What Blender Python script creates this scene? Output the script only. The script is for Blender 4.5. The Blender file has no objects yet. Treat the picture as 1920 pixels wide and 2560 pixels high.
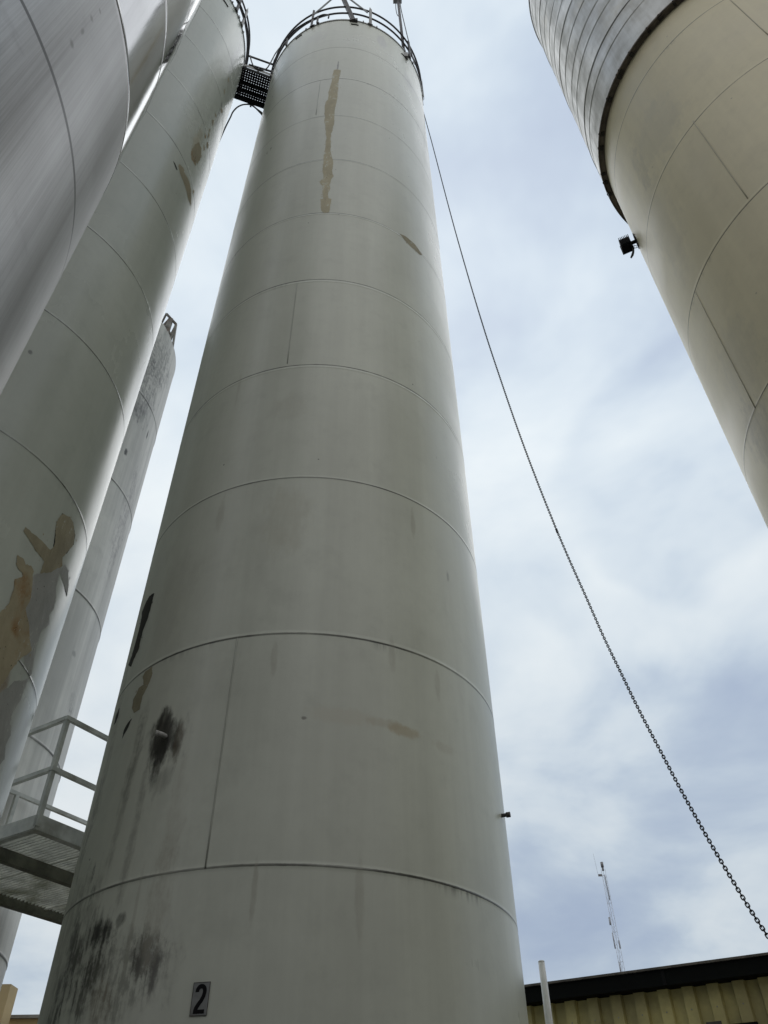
import bpy, math, random
from math import sin, cos, pi, radians, atan2, sqrt, hypot
from mathutils import Vector, Matrix
from mathutils.geometry import delaunay_2d_cdt
random.seed(7)
scene = bpy.context.scene
COL = scene.collection

# ------------------------------------------------------------------ camera
EYE = 1.6
F_PX, PITCH, ROLL = 1966.285, 0.75012, -0.013195
FWD = Vector((0, cos(PITCH), sin(PITCH)))
_x, _u = Vector((1, 0, 0)), Vector((0, -sin(PITCH), cos(PITCH)))
RIGHT = _x * cos(ROLL) + _u * sin(ROLL)
UP = -_x * sin(ROLL) + _u * cos(ROLL)
cam = bpy.data.cameras.new('camera')
cam.sensor_fit = 'VERTICAL'
cam.sensor_height = 36.0
cam.lens = 36.0 * F_PX / 2560
cam.clip_start = 0.05
cam.clip_end = 4000
cam_o = bpy.data.objects.new('camera', cam)
COL.objects.link(cam_o)
M3 = Matrix((RIGHT, UP, -FWD)).transposed()
cam_o.matrix_world = Matrix.Translation((0, 0, EYE)) @ M3.to_4x4()
scene.camera = cam_o

# ------------------------------------------------------------------ light
SUN_EL, SUN_AZ = radians(60), radians(8)      # sun veiled by cloud, in front, behind the middle silo
SUN_DIR = Vector((sin(SUN_AZ) * cos(SUN_EL), cos(SUN_AZ) * cos(SUN_EL), sin(SUN_EL)))
scene.view_settings.view_transform = 'Standard'
scene.view_settings.look = 'None'
scene.view_settings.exposure = 0.0
scene.view_settings.gamma = 1.0
sun = bpy.data.lights.new('sun', 'SUN')
sun.energy = 0.55
sun.angle = radians(55)
sun.color = (1.0, 0.96, 0.9)
sun_o = bpy.data.objects.new('sun', sun)
sun_o.rotation_euler = SUN_DIR.to_track_quat('Z', 'Y').to_euler()
COL.objects.link(sun_o)


class NT:
    """tiny node-expression helper"""
    def __init__(s, tree):
        s.t = tree; s.n = tree.nodes; s.l = tree.links

    def node(s, typ, **kw):
        n = s.n.new(typ)
        for k, v in kw.items():
            setattr(n, k, v)
        return n

    def put(s, sock, v):
        if isinstance(v, bpy.types.NodeSocket):
            s.l.new(v, sock)
        else:
            sock.default_value = v

    def math(s, op, a, b=0.0, c=0.0, clamp=False):
        n = s.node('ShaderNodeMath', operation=op)
        n.use_clamp = clamp
        s.put(n.inputs[0], a); s.put(n.inputs[1], b); s.put(n.inputs[2], c)
        return n.outputs[0]

    def add(s, a, b): return s.math('ADD', a, b)
    def sub(s, a, b): return s.math('SUBTRACT', a, b)
    def mul(s, a, b): return s.math('MULTIPLY', a, b)
    def mx(s, a, b): return s.math('MAXIMUM', a, b)

    def smooth(s, x, lo, hi, a=0.0, b=1.0):
        n = s.node('ShaderNodeMapRange', interpolation_type='SMOOTHSTEP')
        s.put(n.inputs[0], x)
        for i, v in enumerate((lo, hi, a, b)):
            s.put(n.inputs[i + 1], v)
        return n.outputs[0]

    def vec(s, x, y, z):
        n = s.node('ShaderNodeCombineXYZ')
        s.put(n.inputs[0], x); s.put(n.inputs[1], y); s.put(n.inputs[2], z)
        return n.outputs[0]

    def noise(s, v, scale, detail=4, rough=.55, dist=0.0, color=False):
        n = s.node('ShaderNodeTexNoise')
        s.put(n.inputs['Vector'], v)
        n.inputs['Scale'].default_value = scale
        n.inputs['Detail'].default_value = detail
        n.inputs['Roughness'].default_value = rough
        n.inputs['Distortion'].default_value = dist
        return n.outputs['Color' if color else 'Fac']

    def mix(s, f, a, b, mode='MIX'):
        n = s.node('ShaderNodeMix', data_type='RGBA', blend_type=mode)
        s.put(n.inputs[0], f)
        s.put(n.inputs[6], c4(a)); s.put(n.inputs[7], c4(b))
        return n.outputs[2]

    def ramp(s, f, stops, interp='LINEAR'):
        n = s.node('ShaderNodeValToRGB')
        s.put(n.inputs[0], f)
        r = n.color_ramp
        r.interpolation = interp
        while len(r.elements) < len(stops):
            r.elements.new(.5)
        for e, (p, c) in zip(r.elements, stops):
            e.position = p; e.color = c4(c)
        return n.outputs[0]

    def sep(s, v):
        n = s.node('ShaderNodeSeparateXYZ')
        s.put(n.inputs[0], v)
        return n.outputs


def c4(c):
    if isinstance(c, bpy.types.NodeSocket) or len(c) == 4:
        return c
    return (c[0], c[1], c[2], 1.0)


# ------------------------------------------------------------------ sky
world = bpy.data.worlds.new('World')
scene.world = world
world.use_nodes = True
wt = NT(world.node_tree)
for n in list(wt.n):
    wt.n.remove(n)
sky = wt.node('ShaderNodeTexSky')
sky.sky_type = 'NISHITA'
sky.sun_disc = False
sky.sun_elevation = SUN_EL
sky.sun_rotation = SUN_AZ
sky.air_density = 1.0
tc = wt.node('ShaderNodeTexCoord')
dirv = tc.outputs['Generated']
dx, dy, dz = wt.sep(dirv)
zz = wt.math('MAXIMUM', wt.add(dz, .28), .12)
pv = wt.vec(wt.math('DIVIDE', dx, zz), wt.math('DIVIDE', dy, zz), 3.3)
n1 = wt.noise(pv, 2.6, 5, .55, .3)
n2 = wt.noise(pv, 0.75, 3, .5, .3)
n3 = wt.noise(wt.vec(wt.math('DIVIDE', dx, zz), wt.math('DIVIDE', dy, zz), 9.1), 4.0, 4, .5, .1)
nn = wt.add(wt.add(wt.mul(n1, .58), wt.mul(n2, .24)), wt.mul(n3, .24))
# broad banks: where the cover is thin and bright, and where it is thick and blue-grey
def dirpx(px, py):
    return (FWD * F_PX + RIGHT * (px - 960) + UP * (1280 - py)).normalized()
wob = wt.noise(dirv, 2.4, 3, .5, color=True)
wv = wt.node('ShaderNodeVectorMath', operation='MULTIPLY_ADD')
wt.put(wv.inputs[0], wob); wv.inputs[1].default_value = (.13,) * 3; wt.put(wv.inputs[2], dirv)
wv2 = wt.node('ShaderNodeVectorMath', operation='SUBTRACT')
wt.put(wv2.inputs[0], wv.outputs[0]); wv2.inputs[1].default_value = (.065,) * 3
for px, py, rad, amp in ((560, 700, 16, .10), (330, 1560, 10, .09), (1330, 1500, 12, .08), (1880, 1400, 8, .09), (1230, 1750, 7, .05), (1120, 560, 10, .03),
                         (1290, 230, 9, -.05), (1500, 950, 13, -.04), (1765, 1190, 4.5, -.10), (1700, 1960, 8, -.06), (1300, 1930, 6, -.03), (470, 1440, 4, -.05), (1420, 2320, 9, -.015), (640, 2700, 9, .05), (230, 2400, 8, .06)):
    dt = wt.node('ShaderNodeVectorMath', operation='DOT_PRODUCT')
    wt.put(dt.inputs[0], wv2.outputs[0]); dt.inputs[1].default_value = dirpx(px, py)
    nn = wt.add(nn, wt.mul(wt.smooth(dt.outputs['Value'], cos(radians(rad * 1.7)), 1.0), amp * .75))
cloud = wt.ramp(nn, [(0.30, (.38, .455, .60)), (0.44, (.48, .57, .69)), (0.54, (.63, .72, .80)), (0.70, (.85, .90, .92))], 'B_SPLINE')
elev = wt.smooth(dz, .05, .95, .86, 1.08)
glow_n = wt.node('ShaderNodeVectorMath', operation='DOT_PRODUCT')
wt.put(glow_n.inputs[0], dirv)
glow_n.inputs[1].default_value = SUN_DIR
glow = wt.math('POWER', wt.math('MAXIMUM', glow_n.outputs['Value'], 0.0), 7.0)
gain = wt.add(elev, wt.mul(glow, .06))
# the cloud behind the viewer is paler and less blue
side = wt.smooth(wt.mul(dy, -1.0), -.15, .55)
cloud = wt.mix(wt.mul(side, .75), cloud, (.80, .775, .735))
gain = wt.add(gain, wt.mul(side, .10))
below = wt.smooth(dz, -.05, .02, .35, 1.0)
cl_n = wt.node('ShaderNodeVectorMath', operation='SCALE')
wt.put(cl_n.inputs[0], cloud)
wt.put(cl_n.inputs['Scale'], wt.mul(gain, below))
bg_cloud = wt.node('ShaderNodeBackground')
wt.put(bg_cloud.inputs['Color'], cl_n.outputs[0])
bg_cloud.inputs['Strength'].default_value = 1.0
bg_sky = wt.node('ShaderNodeBackground')
wt.put(bg_sky.inputs['Color'], sky.outputs[0])
bg_sky.inputs['Strength'].default_value = 0.10
cover = wt.smooth(nn, .25, .60, .84, .97)
mixs = wt.node('ShaderNodeMixShader')
wt.put(mixs.inputs[0], cover)
wt.l.new(bg_sky.outputs[0], mixs.inputs[1])
wt.l.new(bg_cloud.outputs[0], mixs.inputs[2])
wo = wt.node('ShaderNodeOutputWorld')
wt.l.new(mixs.outputs[0], wo.inputs[0])

# ------------------------------------------------------------------ mesh helpers
class MB:
    def __init__(s):
        s.v = []; s.f = []; s.m = []; s.sm = []

    def quad(s, idx, mat=0, smooth=False):
        s.f.append(tuple(idx)); s.m.append(mat); s.sm.append(smooth)

    def addv(s, p):
        s.v.append(tuple(p)); return len(s.v) - 1

    def frame_box(s, c, ax, ay, az, mat=0):
        """box: centre and three half-axis vectors"""
        c = Vector(c); ax = Vector(ax); ay = Vector(ay); az = Vector(az)
        if ax.cross(ay).dot(az) < 0:
            ax = -ax
        b = len(s.v)
        for i in (-1, 1):
            for j in (-1, 1):
                for k in (-1, 1):
                    s.v.append(tuple(c + ax * i + ay * j + az * k))
        for q in ((0, 1, 3, 2), (4, 6, 7, 5), (0, 4, 5, 1), (2, 3, 7, 6), (0, 2, 6, 4), (1, 5, 7, 3)):
            s.quad([b + t for t in q], mat)
        return s

    def box(s, c, sx, sy, sz, mat=0):
        return s.frame_box(c, (sx / 2, 0, 0), (0, sy / 2, 0), (0, 0, sz / 2), mat)

    def bar(s, p0, p1, w, h, side=None, mat=0):
        """rectangular bar; w along side, h along third axis"""
        p0 = Vector(p0); p1 = Vector(p1); d = p1 - p0
        L = d.length; d = d / L
        side = Vector(side) if side is not None else (d.cross(Vector((0, 0, 1))) if abs(d.z) < .95 else Vector((1, 0, 0)))
        side = (side - d * side.dot(d)).normalized()
        up = d.cross(side)
        return s.frame_box((p0 + p1) / 2, d * L / 2, side * w / 2, up * h / 2, mat)

    def tube(s, pts, r, seg=8, mat=0, closed=False, cap=True):
        pts = [Vector(p) for p in pts]
        n = len(pts)
        rr = r if isinstance(r, (list, tuple)) else [r] * n
        rings = []
        ref = None
        for i, p in enumerate(pts):
            if closed:
                d = pts[(i + 1) % n] - pts[i - 1]
            else:
                d = pts[min(i + 1, n - 1)] - pts[max(i - 1, 0)]
            d.normalize()
            if ref is None:
                ref = Vector((0, 0, 1)) if abs(d.z) < .9 else Vector((1, 0, 0))
            a = ref - d * ref.dot(d)
            if a.length < 1e-4:
                a = d.orthogonal()
            a.normalize(); ref = a
            b = d.cross(a)
            ring = []
            for k in range(seg):
                t = 2 * pi * k / seg
                ring.append(s.addv(p + (a * cos(t) + b * sin(t)) * rr[i]))
            rings.append(ring)
        m = n if closed else n - 1
        for i in range(m):
            A, B = rings[i], rings[(i + 1) % n]
            for k in range(seg):
                s.quad((A[k], A[(k + 1) % seg], B[(k + 1) % seg], B[k]), mat, True)
        if cap and not closed:
            s.quad(rings[0][::-1], mat); s.quad(rings[-1], mat)
        return s

    def lathe(s, prof, seg=192, mat=0, c=(0, 0, 0), smooth=True, mats=None):
        """prof: (r, z) from bottom to top for outward-facing walls"""
        rows = []
        for r, z in prof:
            rows.append([s.addv((c[0] + r * sin(2 * pi * k / seg), c[1] - r * cos(2 * pi * k / seg), c[2] + z)) for k in range(seg)])
        for i in range(len(rows) - 1):
            A, B = rows[i], rows[i + 1]
            for k in range(seg):
                s.quad((A[k], A[(k + 1) % seg], B[(k + 1) % seg], B[k]), mats[i] if mats else mat, smooth)
        return rows

    def build(s, name, mats, parent=None, loc=None):
        me = bpy.data.meshes.new(name)
        me.from_pydata(s.v, [], s.f)
        for m in (mats if isinstance(mats, (list, tuple)) else [mats]):
            me.materials.append(m)
        me.polygons.foreach_set('material_index', s.m)
        me.polygons.foreach_set('use_smooth', s.sm)
        me.update()
        o = bpy.data.objects.new(name, me)
        COL.objects.link(o)
        if parent is not None:
            o.parent = parent
        if loc is not None:
            o.location = loc
        return o


def tag(o, label, cat, group=None):
    o['label'] = label; o['category'] = cat
    if group:
        o['group'] = group
    return o


def thing(name, label, cat, loc=(0, 0, 0), group=None):
    o = bpy.data.objects.new(name, None)
    o.empty_display_size = .3
    o.location = loc
    COL.objects.link(o)
    return tag(o, label, cat, group)


# ------------------------------------------------------------------ photo rays -> points on the real surfaces
def ray(px, py):
    return FWD * F_PX + RIGHT * (px - 960) + UP * (1280 - py)


def at_z(px, py, z):            # z above the camera
    v = ray(px, py); p = v * (z / v.z)
    return Vector((p.x, p.y, p.z + EYE))


def at_h(px, py, h):            # at horizontal distance h
    v = ray(px, py); p = v * (h / hypot(v.x, v.y))
    return Vector((p.x, p.y, p.z + EYE))


def on_plane(px, py, n, d):     # vertical plane n.x x + n.y y = d
    v = ray(px, py); p = v * (d / (n[0] * v.x + n[1] * v.y))
    return Vector((p.x, p.y, p.z + EYE))


class Silo:
    def __init__(s, az, rho, D):
        s.c = Vector((D * sin(az), D * cos(az), 0)); s.R = rho * D

    def hit(s, px, py, R=None):
        """pixel -> (phi, z world) on the near wall"""
        R = R or s.R
        v = ray(px, py)
        A = v.x * v.x + v.y * v.y; B = -(v.x * s.c.x + v.y * s.c.y); Q = s.c.x ** 2 + s.c.y ** 2 - R * R
        t = (-B - sqrt(max(B * B - A * Q, 0))) / A
        return atan2(v.x * t - s.c.x, -(v.y * t - s.c.y)), v.z * t + EYE

    def loc(s, phi, z, off=0.0, R=None):
        r = (R or s.R) + off
        return Vector((r * sin(phi), -r * cos(phi), z))


SM = Silo(-.1094, .2544, 7.3)
SB = Silo(-.692, .2299, 7.534)
SA = Silo(-1.1656, .4844, 3.86)
SC = Silo(.8629, .2827, 6.605)
SD = Silo(-.55, .14, 12.0)


def densify(poly, step, jit):
    out = []
    n = len(poly)
    for i in range(n):
        a, b = poly[i], poly[(i + 1) % n]
        L = hypot(b[0] - a[0], b[1] - a[1])
        k = max(1, int(L / step))
        for j in range(k):
            t = j / k
            out.append((a[0] + (b[0] - a[0]) * t + random.uniform(-jit, jit), a[1] + (b[1] - a[1]) * t + random.uniform(-jit, jit)))
    return out


def inside(p, poly):
    x, y = p; c = False
    j = len(poly) - 1
    for i in range(len(poly)):
        xi, yi = poly[i]; xj, yj = poly[j]
        if (yi > y) != (yj > y) and x < (xj - xi) * (y - yi) / (yj - yi) + xi:
            c = not c
        j = i
    return c


def wall_patch(mb, S, pxs, off, mat, jit=.006, R=None, shift=(0, 0), flakes=True):
    """a thin coat with a ragged outline lying on the silo wall"""
    R = R or S.R
    poly = []
    for p in pxs:
        ph, z = S.hit(p[0], p[1], R)
        poly.append((ph * R + shift[0], z + shift[1]))
    outline = poly
    poly = densify(poly, .09, jit * 2.2)
    poly = densify(poly, .022, jit * .9)
    us = [p[0] for p in poly]; zs = [p[1] for p in poly]
    pts = list(poly)
    g = .07
    u = min(us)
    while u < max(us):
        z = min(zs)
        while z < max(zs):
            q = (u + random.uniform(-.01, .01), z)
            if inside(q, poly):
                pts.append(q)
            z += .07
        u += g
    n = len(poly)
    r = delaunay_2d_cdt([Vector(p) for p in pts], [(i, (i + 1) % n) for i in range(n)], [], 0, 1e-5)
    b = len(mb.v)
    for p in r[0]:
        mb.addv(S.loc(p.x / R, p.y, off, R))
    for f in r[2]:
        f = list(f)
        a, bb, c = (Vector(r[0][f[i]]) for i in range(3))
        if not inside((a + bb + c) / 3, poly):
            continue
        if (bb - a).cross(c - a) < 0:
            f = f[::-1]
        mb.quad([b + i for i in f], mat, True)
    if flakes:                  # loose flakes round the edge
        for _ in range(int(len(poly) * .10)):
            q = random.choice(poly)
            cu, cz = q[0] + random.gauss(0, .022), q[1] + random.gauss(0, .035)
            rr = random.uniform(.004, .013)
            ids = []
            for k in range(6):
                a = 2 * pi * k / 6
                ids.append(mb.addv(S.loc((cu + rr * random.uniform(.5, 1.1) * cos(a)) / R, cz + rr * random.uniform(.6, 1.9) * sin(a), off + .0003, R)))
            mb.quad(ids, mat)


# ------------------------------------------------------------------ materials
def new_mat(name):
    m = bpy.data.materials.new(name)
    m.use_nodes = True
    t = NT(m.node_tree)
    bs = m.node_tree.nodes['Principled BSDF']
    return m, t, bs


def simple_mat(name, col, rough=.5, metal=0.0, var=.25, scale=6.0, dirt=None, stretch=(1, 1, 1), bump=0.0, spec=.5):
    m, t, bs = new_mat(name)
    bs.inputs['Specular IOR Level'].default_value = spec
    tc = t.node('ShaderNodeTexCoord')
    mp = t.node('ShaderNodeMapping')
    mp.inputs['Scale'].default_value = stretch
    t.l.new(tc.outputs['Object'], mp.inputs[0])
    n = t.noise(mp.outputs[0], scale, 6, .6)
    dk = tuple(c * (1 - var) for c in col)
    lt = tuple(min(1, c * (1 + var)) for c in col)
    c = t.mix(t.smooth(n, .3, .7), dk, lt)
    if dirt:
        n2 = t.noise(mp.outputs[0], scale * .37, 5, .65)
        c = t.mix(t.smooth(n2, .5, .72, 0, .75), c, dirt)
    t.put(bs.inputs['Base Color'], c)
    t.put(bs.inputs['Roughness'], t.smooth(n, .2, .8, rough * .8, min(1, rough * 1.2)))
    bs.inputs['Metallic'].default_value = metal
    if bump:
        bn = t.node('ShaderNodeBump')
        bn.inputs['Distance'].default_value = bump
        bn.inputs['Strength'].default_value = .6
        t.put(bn.inputs['Height'], n)
        t.l.new(bn.outputs[0], bs.inputs['Normal'])
    return m


def cyl_coords(t, R):
    tc = t.node('ShaderNodeTexCoord')
    x, y, z = t.sep(tc.outputs['Object'])
    phi = t.math('ARCTAN2', x, t.mul(y, -1.0))
    return tc.outputs['Object'], t.mul(phi, R), z


def ellipse(t, u, z, u0, z0, ru, rz):
    a = t.math('DIVIDE', t.sub(u, u0), ru)
    b = t.math('DIVIDE', t.sub(z, z0), rz)
    return t.math('SQRT', t.add(t.mul(a, a), t.mul(b, b)))


def wall_mat(name, S, light, dark, rings, dz, n_rings, rough=.28, stains=(), seam_dark=.7, streak=.25, seams=(),
             blotch=.3, metal=0.0, R=None, wave=.004, spots=0.0, seam_w=.012, ior=1.5, coat=0.0):
    """painted plate: slow blotches, rain streaks, dirt along the weld rings, single stains"""
    R = R or S.R
    m, t, bs = new_mat(name)
    P, u, z = cyl_coords(t, R)
    big = t.noise(P, .55, 4, .55)
    fine = t.noise(P, 9.0, 5, .6)
    sv = t.vec(t.mul(u, 5.0), t.mul(z, .22), 1.7)
    st = t.noise(sv, 1.0, 5, .6)
    sv2 = t.vec(t.mul(u, 22.0), t.mul(z, .8), 5.1)
    st2 = t.noise(sv2, 1.0, 4, .6)
    f = t.add(t.mul(big, blotch + .35), t.add(t.mul(st, streak), t.mul(fine, .12)))
    tot = blotch + .35 + streak + .12
    col = t.mix(t.smooth(f, tot * .36, tot * .66), dark, light)
    col = t.mix(t.smooth(fine, .35, .75, 0, .16), col, tuple(c * .75 for c in dark))
    col = t.mix(t.smooth(t.noise(P, 3.1, 5, .65), .50, .75, 0, .22), col, tuple(c * .72 for c in dark))
    # rings
    if n_rings:
        k = t.math('DIVIDE', t.sub(z, rings), dz)
        near = t.mul(t.math('ABSOLUTE', t.sub(k, t.math('ROUND', k))), dz)
        n_l = t.noise(t.vec(t.mul(u, 1.1), t.mul(t.math('ROUND', k), 7.3), .3), 1.0, 4, .6)
        n_f = t.noise(t.vec(t.mul(u, 14.0), t.mul(z, 14.0), 3.0), 1.0, 3, .6)
        wid = t.mul(t.add(.5, n_f), seam_w)
        line = t.math('SUBTRACT', 1.0, t.smooth(near, t.mul(wid, .5), wid), clamp=True)
        amt = t.smooth(n_l, .33, .62, seam_dark * .55, seam_dark)
        col = t.mix(t.mul(line, amt), col, (.035, .035, .03))
        # grime hanging under a ring
        fr = t.mul(t.sub(t.math('CEIL', k), k), dz)
        hang = t.mul(t.math('SUBTRACT', 1.0, t.smooth(fr, 0.0, .10), clamp=True), t.smooth(n_l, .5, .72))
        col = t.mix(t.mul(t.mul(hang, t.smooth(st2, .4, .65)), .6), col, (.05, .05, .043))
    for (u0, z0, z1) in seams:          # vertical butt welds
        a = t.math('SUBTRACT', 1.0, t.smooth(t.math('ABSOLUTE', t.sub(u, u0)), .004, .011), clamp=True)
        b = t.mul(t.math('GREATER_THAN', z, z0), t.math('LESS_THAN', z, z1))
        col = t.mix(t.mul(t.mul(a, b), .38), col, (.10, .10, .09))
    if stains:
        nz = t.noise(t.vec(t.mul(u, 6.0), t.mul(z, 2.2), 8.0), 1.0, 6, .65)
        nzs = t.add(t.mul(t.noise(t.vec(t.mul(u, 24.0), t.mul(z, 2.2), 2.0), 1.0, 5, .65), .45), t.mul(t.noise(t.vec(t.mul(u, 11.0), t.mul(z, 8.0), 12.0), 1.0, 6, .7), .55))
        nb = t.noise(t.vec(t.mul(u, 17.0), t.mul(z, 7.0), 4.0), 1.0, 5, .65)
        wob = t.add(t.mul(t.sub(nz, .5), 1.7), t.mul(t.sub(nb, .5), .9))
        for (u0, z0, ru, rz, c, amt, strk) in stains:
            d = t.add(ellipse(t, u, z, u0, z0, ru, rz), wob)
            msk = t.math('SUBTRACT', 1.0, t.smooth(d, .45, 1.05), clamp=True)
            if strk:
                msk = t.mul(msk, t.smooth(nzs, .5 - .22 * (1.2 - strk), .5 + .18 * (1.3 - strk), 1.0 - strk, 1.0))
            col = t.mix(t.mul(msk, amt), col, c)
    if spots:
        vo = t.node('ShaderNodeTexVoronoi')
        vo.inputs['Scale'].default_value = 2.2
        t.put(vo.inputs['Vector'], P)
        sp = t.math('SUBTRACT', 1.0, t.smooth(vo.outputs['Distance'], .012, .03), clamp=True)
        col = t.mix(t.mul(sp, spots), col, (.05, .05, .045))
    t.put(bs.inputs['Base Color'], col)
    t.put(bs.inputs['Roughness'], t.smooth(t.add(t.mul(big, .92), t.mul(st2, .08)), .3, .7, rough * .85, rough * 1.2))
    bs.inputs['Metallic'].default_value = metal
    bs.inputs['IOR'].default_value = ior
    bs.inputs['Coat Weight'].default_value = coat
    bs.inputs['Coat Roughness'].default_value = .12
    bn = t.node('ShaderNodeBump')
    bn.inputs['Distance'].default_value = 1.0
    bn.inputs['Strength'].default_value = 1.0
    hv = t.noise(t.vec(t.mul(u, .9), t.mul(z, .6), 4.4), 1.0, 2, .5)
    t.put(bn.inputs['Height'], t.add(t.mul(hv, wave), t.mul(fine, .0006)))
    t.l.new(bn.outputs[0], bs.inputs['Normal'])
    return m


def su(S, px, py, R=None):
    ph, z = S.hit(px, py, R)
    return ph * (R or S.R), z


dark_metal = simple_mat('dark_weathered_steel', (.055, .052, .055), .55, .2, .4, 9, dirt=(.10, .075, .06))
grey_steel = simple_mat('grey_galvanised_steel', (.30, .30, .29), .5, .3, .25, 7, dirt=(.12, .105, .09))
black_rubber = simple_mat('black_rubber', (.012, .012, .013), .5, 0, .3, 8)
black_plastic = simple_mat('black_painted_metal', (.007, .007, .008), .7, 0, .3, 8, spec=.15)
white_paint = simple_mat('white_paint', (.62, .62, .60), .45, 0, .12, 5, dirt=(.36, .35, .32))
roof_paint = simple_mat('roof_paint', (.40, .41, .40), .5, 0, .2, 2)

# filler and stain coats laid on the walls
def coat_mat(name, base, var, wall, rust=None, chip=.0):
    """brushed-on filler: patchy, worn through to the paint and rusting in places"""
    m, t, bs = new_mat(name)
    tc = t.node('ShaderNodeTexCoord')
    P = tc.outputs['Object']
    mp = t.node('ShaderNodeMapping'); mp.inputs['Scale'].default_value = (1, 1, .45)
    t.l.new(P, mp.inputs[0])
    n1 = t.noise(mp.outputs[0], 5.0, 6, .65); n2 = t.noise(mp.outputs[0], 26.0, 5, .65); n3 = t.noise(P, 1.8, 5, .6)
    c = t.mix(t.smooth(n1, .3, .7), tuple(v * (1 - var) for v in base), tuple(v * (1 + var * .7) for v in base))
    c = t.mix(t.smooth(n2, .55, .75, 0, .4), c, tuple(v * .6 for v in base))
    if rust:
        r = t.mul(t.smooth(n3, .50, .66), t.smooth(n1, .38, .6))
        c = t.mix(t.mul(r, .85), c, rust)
        c = t.mix(t.mul(t.smooth(n3, .60, .72), t.smooth(n2, .5, .6)), c, tuple(v * .4 for v in rust))
    if chip:
        k = t.smooth(t.add(t.mul(n2, .55), t.mul(n1, .45)), .60 - chip, .64 - chip)
        c = t.mix(k, c, wall)
    pits = t.noise(P, 34.0, 2, .5)
    c = t.mix(t.smooth(pits, .70, .76, 0, .8), c, (.05, .045, .035))
    t.put(bs.inputs['Base Color'], c)
    bs.inputs['Roughness'].default_value = .65
    bs.inputs['Specular IOR Level'].default_value = .3
    bn = t.node('ShaderNodeBump'); bn.inputs['Distance'].default_value = .004
    t.put(bn.inputs['Height'], n2); t.l.new(bn.outputs[0], bs.inputs['Normal'])
    return m


M_PAINT, B_PAINT = (.66, .675, .59), (.55, .58, .52)
tan_filler = coat_mat('tan_filler_coat', (.55, .50, .355), .12, M_PAINT, None, .035)
brown_filler = coat_mat('brown_filler_coat', (.36, .325, .225), .18, B_PAINT, (.27, .17, .07), .02)
rust_filler = coat_mat('rusty_filler_coat', (.42, .37, .25), .15, B_PAINT, (.28, .135, .035), .02)
grey_filler = coat_mat('grey_filler_coat', (.40, .405, .38), .12, B_PAINT, None, .03)
scar_and_edge_shade = simple_mat('black_peel_and_edge_shade', (.035, .033, .03), .8, 0, .5, 10, dirt=(.13, .11, .085))  # peeled black marks, and painted shadow edges beside the filler patches

# ------------------------------------------------------------------ ground
def ground_mat():
    m, t, bs = new_mat('asphalt')
    tc = t.node('ShaderNodeTexCoord')
    n = t.noise(tc.outputs['Object'], .4, 6, .6)
    g = t.noise(tc.outputs['Object'], 60, 3, .6)
    c = t.mix(t.smooth(n, .3, .7), (.045, .045, .045), (.085, .083, .08))
    c = t.mix(t.smooth(g, .4, .7, 0, .5), c, (.12, .12, .115))
    t.put(bs.inputs['Base Color'], c)
    bs.inputs['Roughness'].default_value = .85
    bn = t.node('ShaderNodeBump'); bn.inputs['Distance'].default_value = .01
    t.put(bn.inputs['Height'], g); t.l.new(bn.outputs[0], bs.inputs['Normal'])
    return m


g = MB()
N = 24
for i in range(N + 1):
    for j in range(N + 1):
        g.addv((-1500 + 3000 * i / N, -1500 + 3000 * j / N, 0))
for i in range(N):
    for j in range(N):
        a = i * (N + 1) + j
        g.quad((a, a + N + 1, a + N + 2, a + 1))
go = g.build('ground', ground_mat())
go['kind'] = 'structure'
go['label'] = 'dark asphalt yard between the silos'

# ------------------------------------------------------------------ silo building blocks
def wall_profile(R, z0, z1, rings, h=.0010, w=.004):
    prof = [(R, z0)]
    for z in rings:
        if z0 + .06 < z < z1 - .06:
            prof += [(R, z - w - .03), (R, z - w), (R + h, z - w * .45), (R + h, z + w * .45), (R, z + w), (R, z + w + .03)]
    prof.append((R, z1))
    return prof


def vertical_bead(mb, S, u0, z0, z1, R=None):
    R = R or S.R
    pts = [S.loc(u0 / R, z0 + (z1 - z0) * i / 6, .0005, R) for i in range(7)]
    mb.tube(pts, .005, 6, 0)


def roof_mesh(R, z, rise=.35):
    mb = MB()
    mb.lathe([(R + .012, z - .03), (R + .02, z), (R - .02, z + .01), (R * .5, z + rise * .6), (.02, z + rise)], 128)
    return mb


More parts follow.
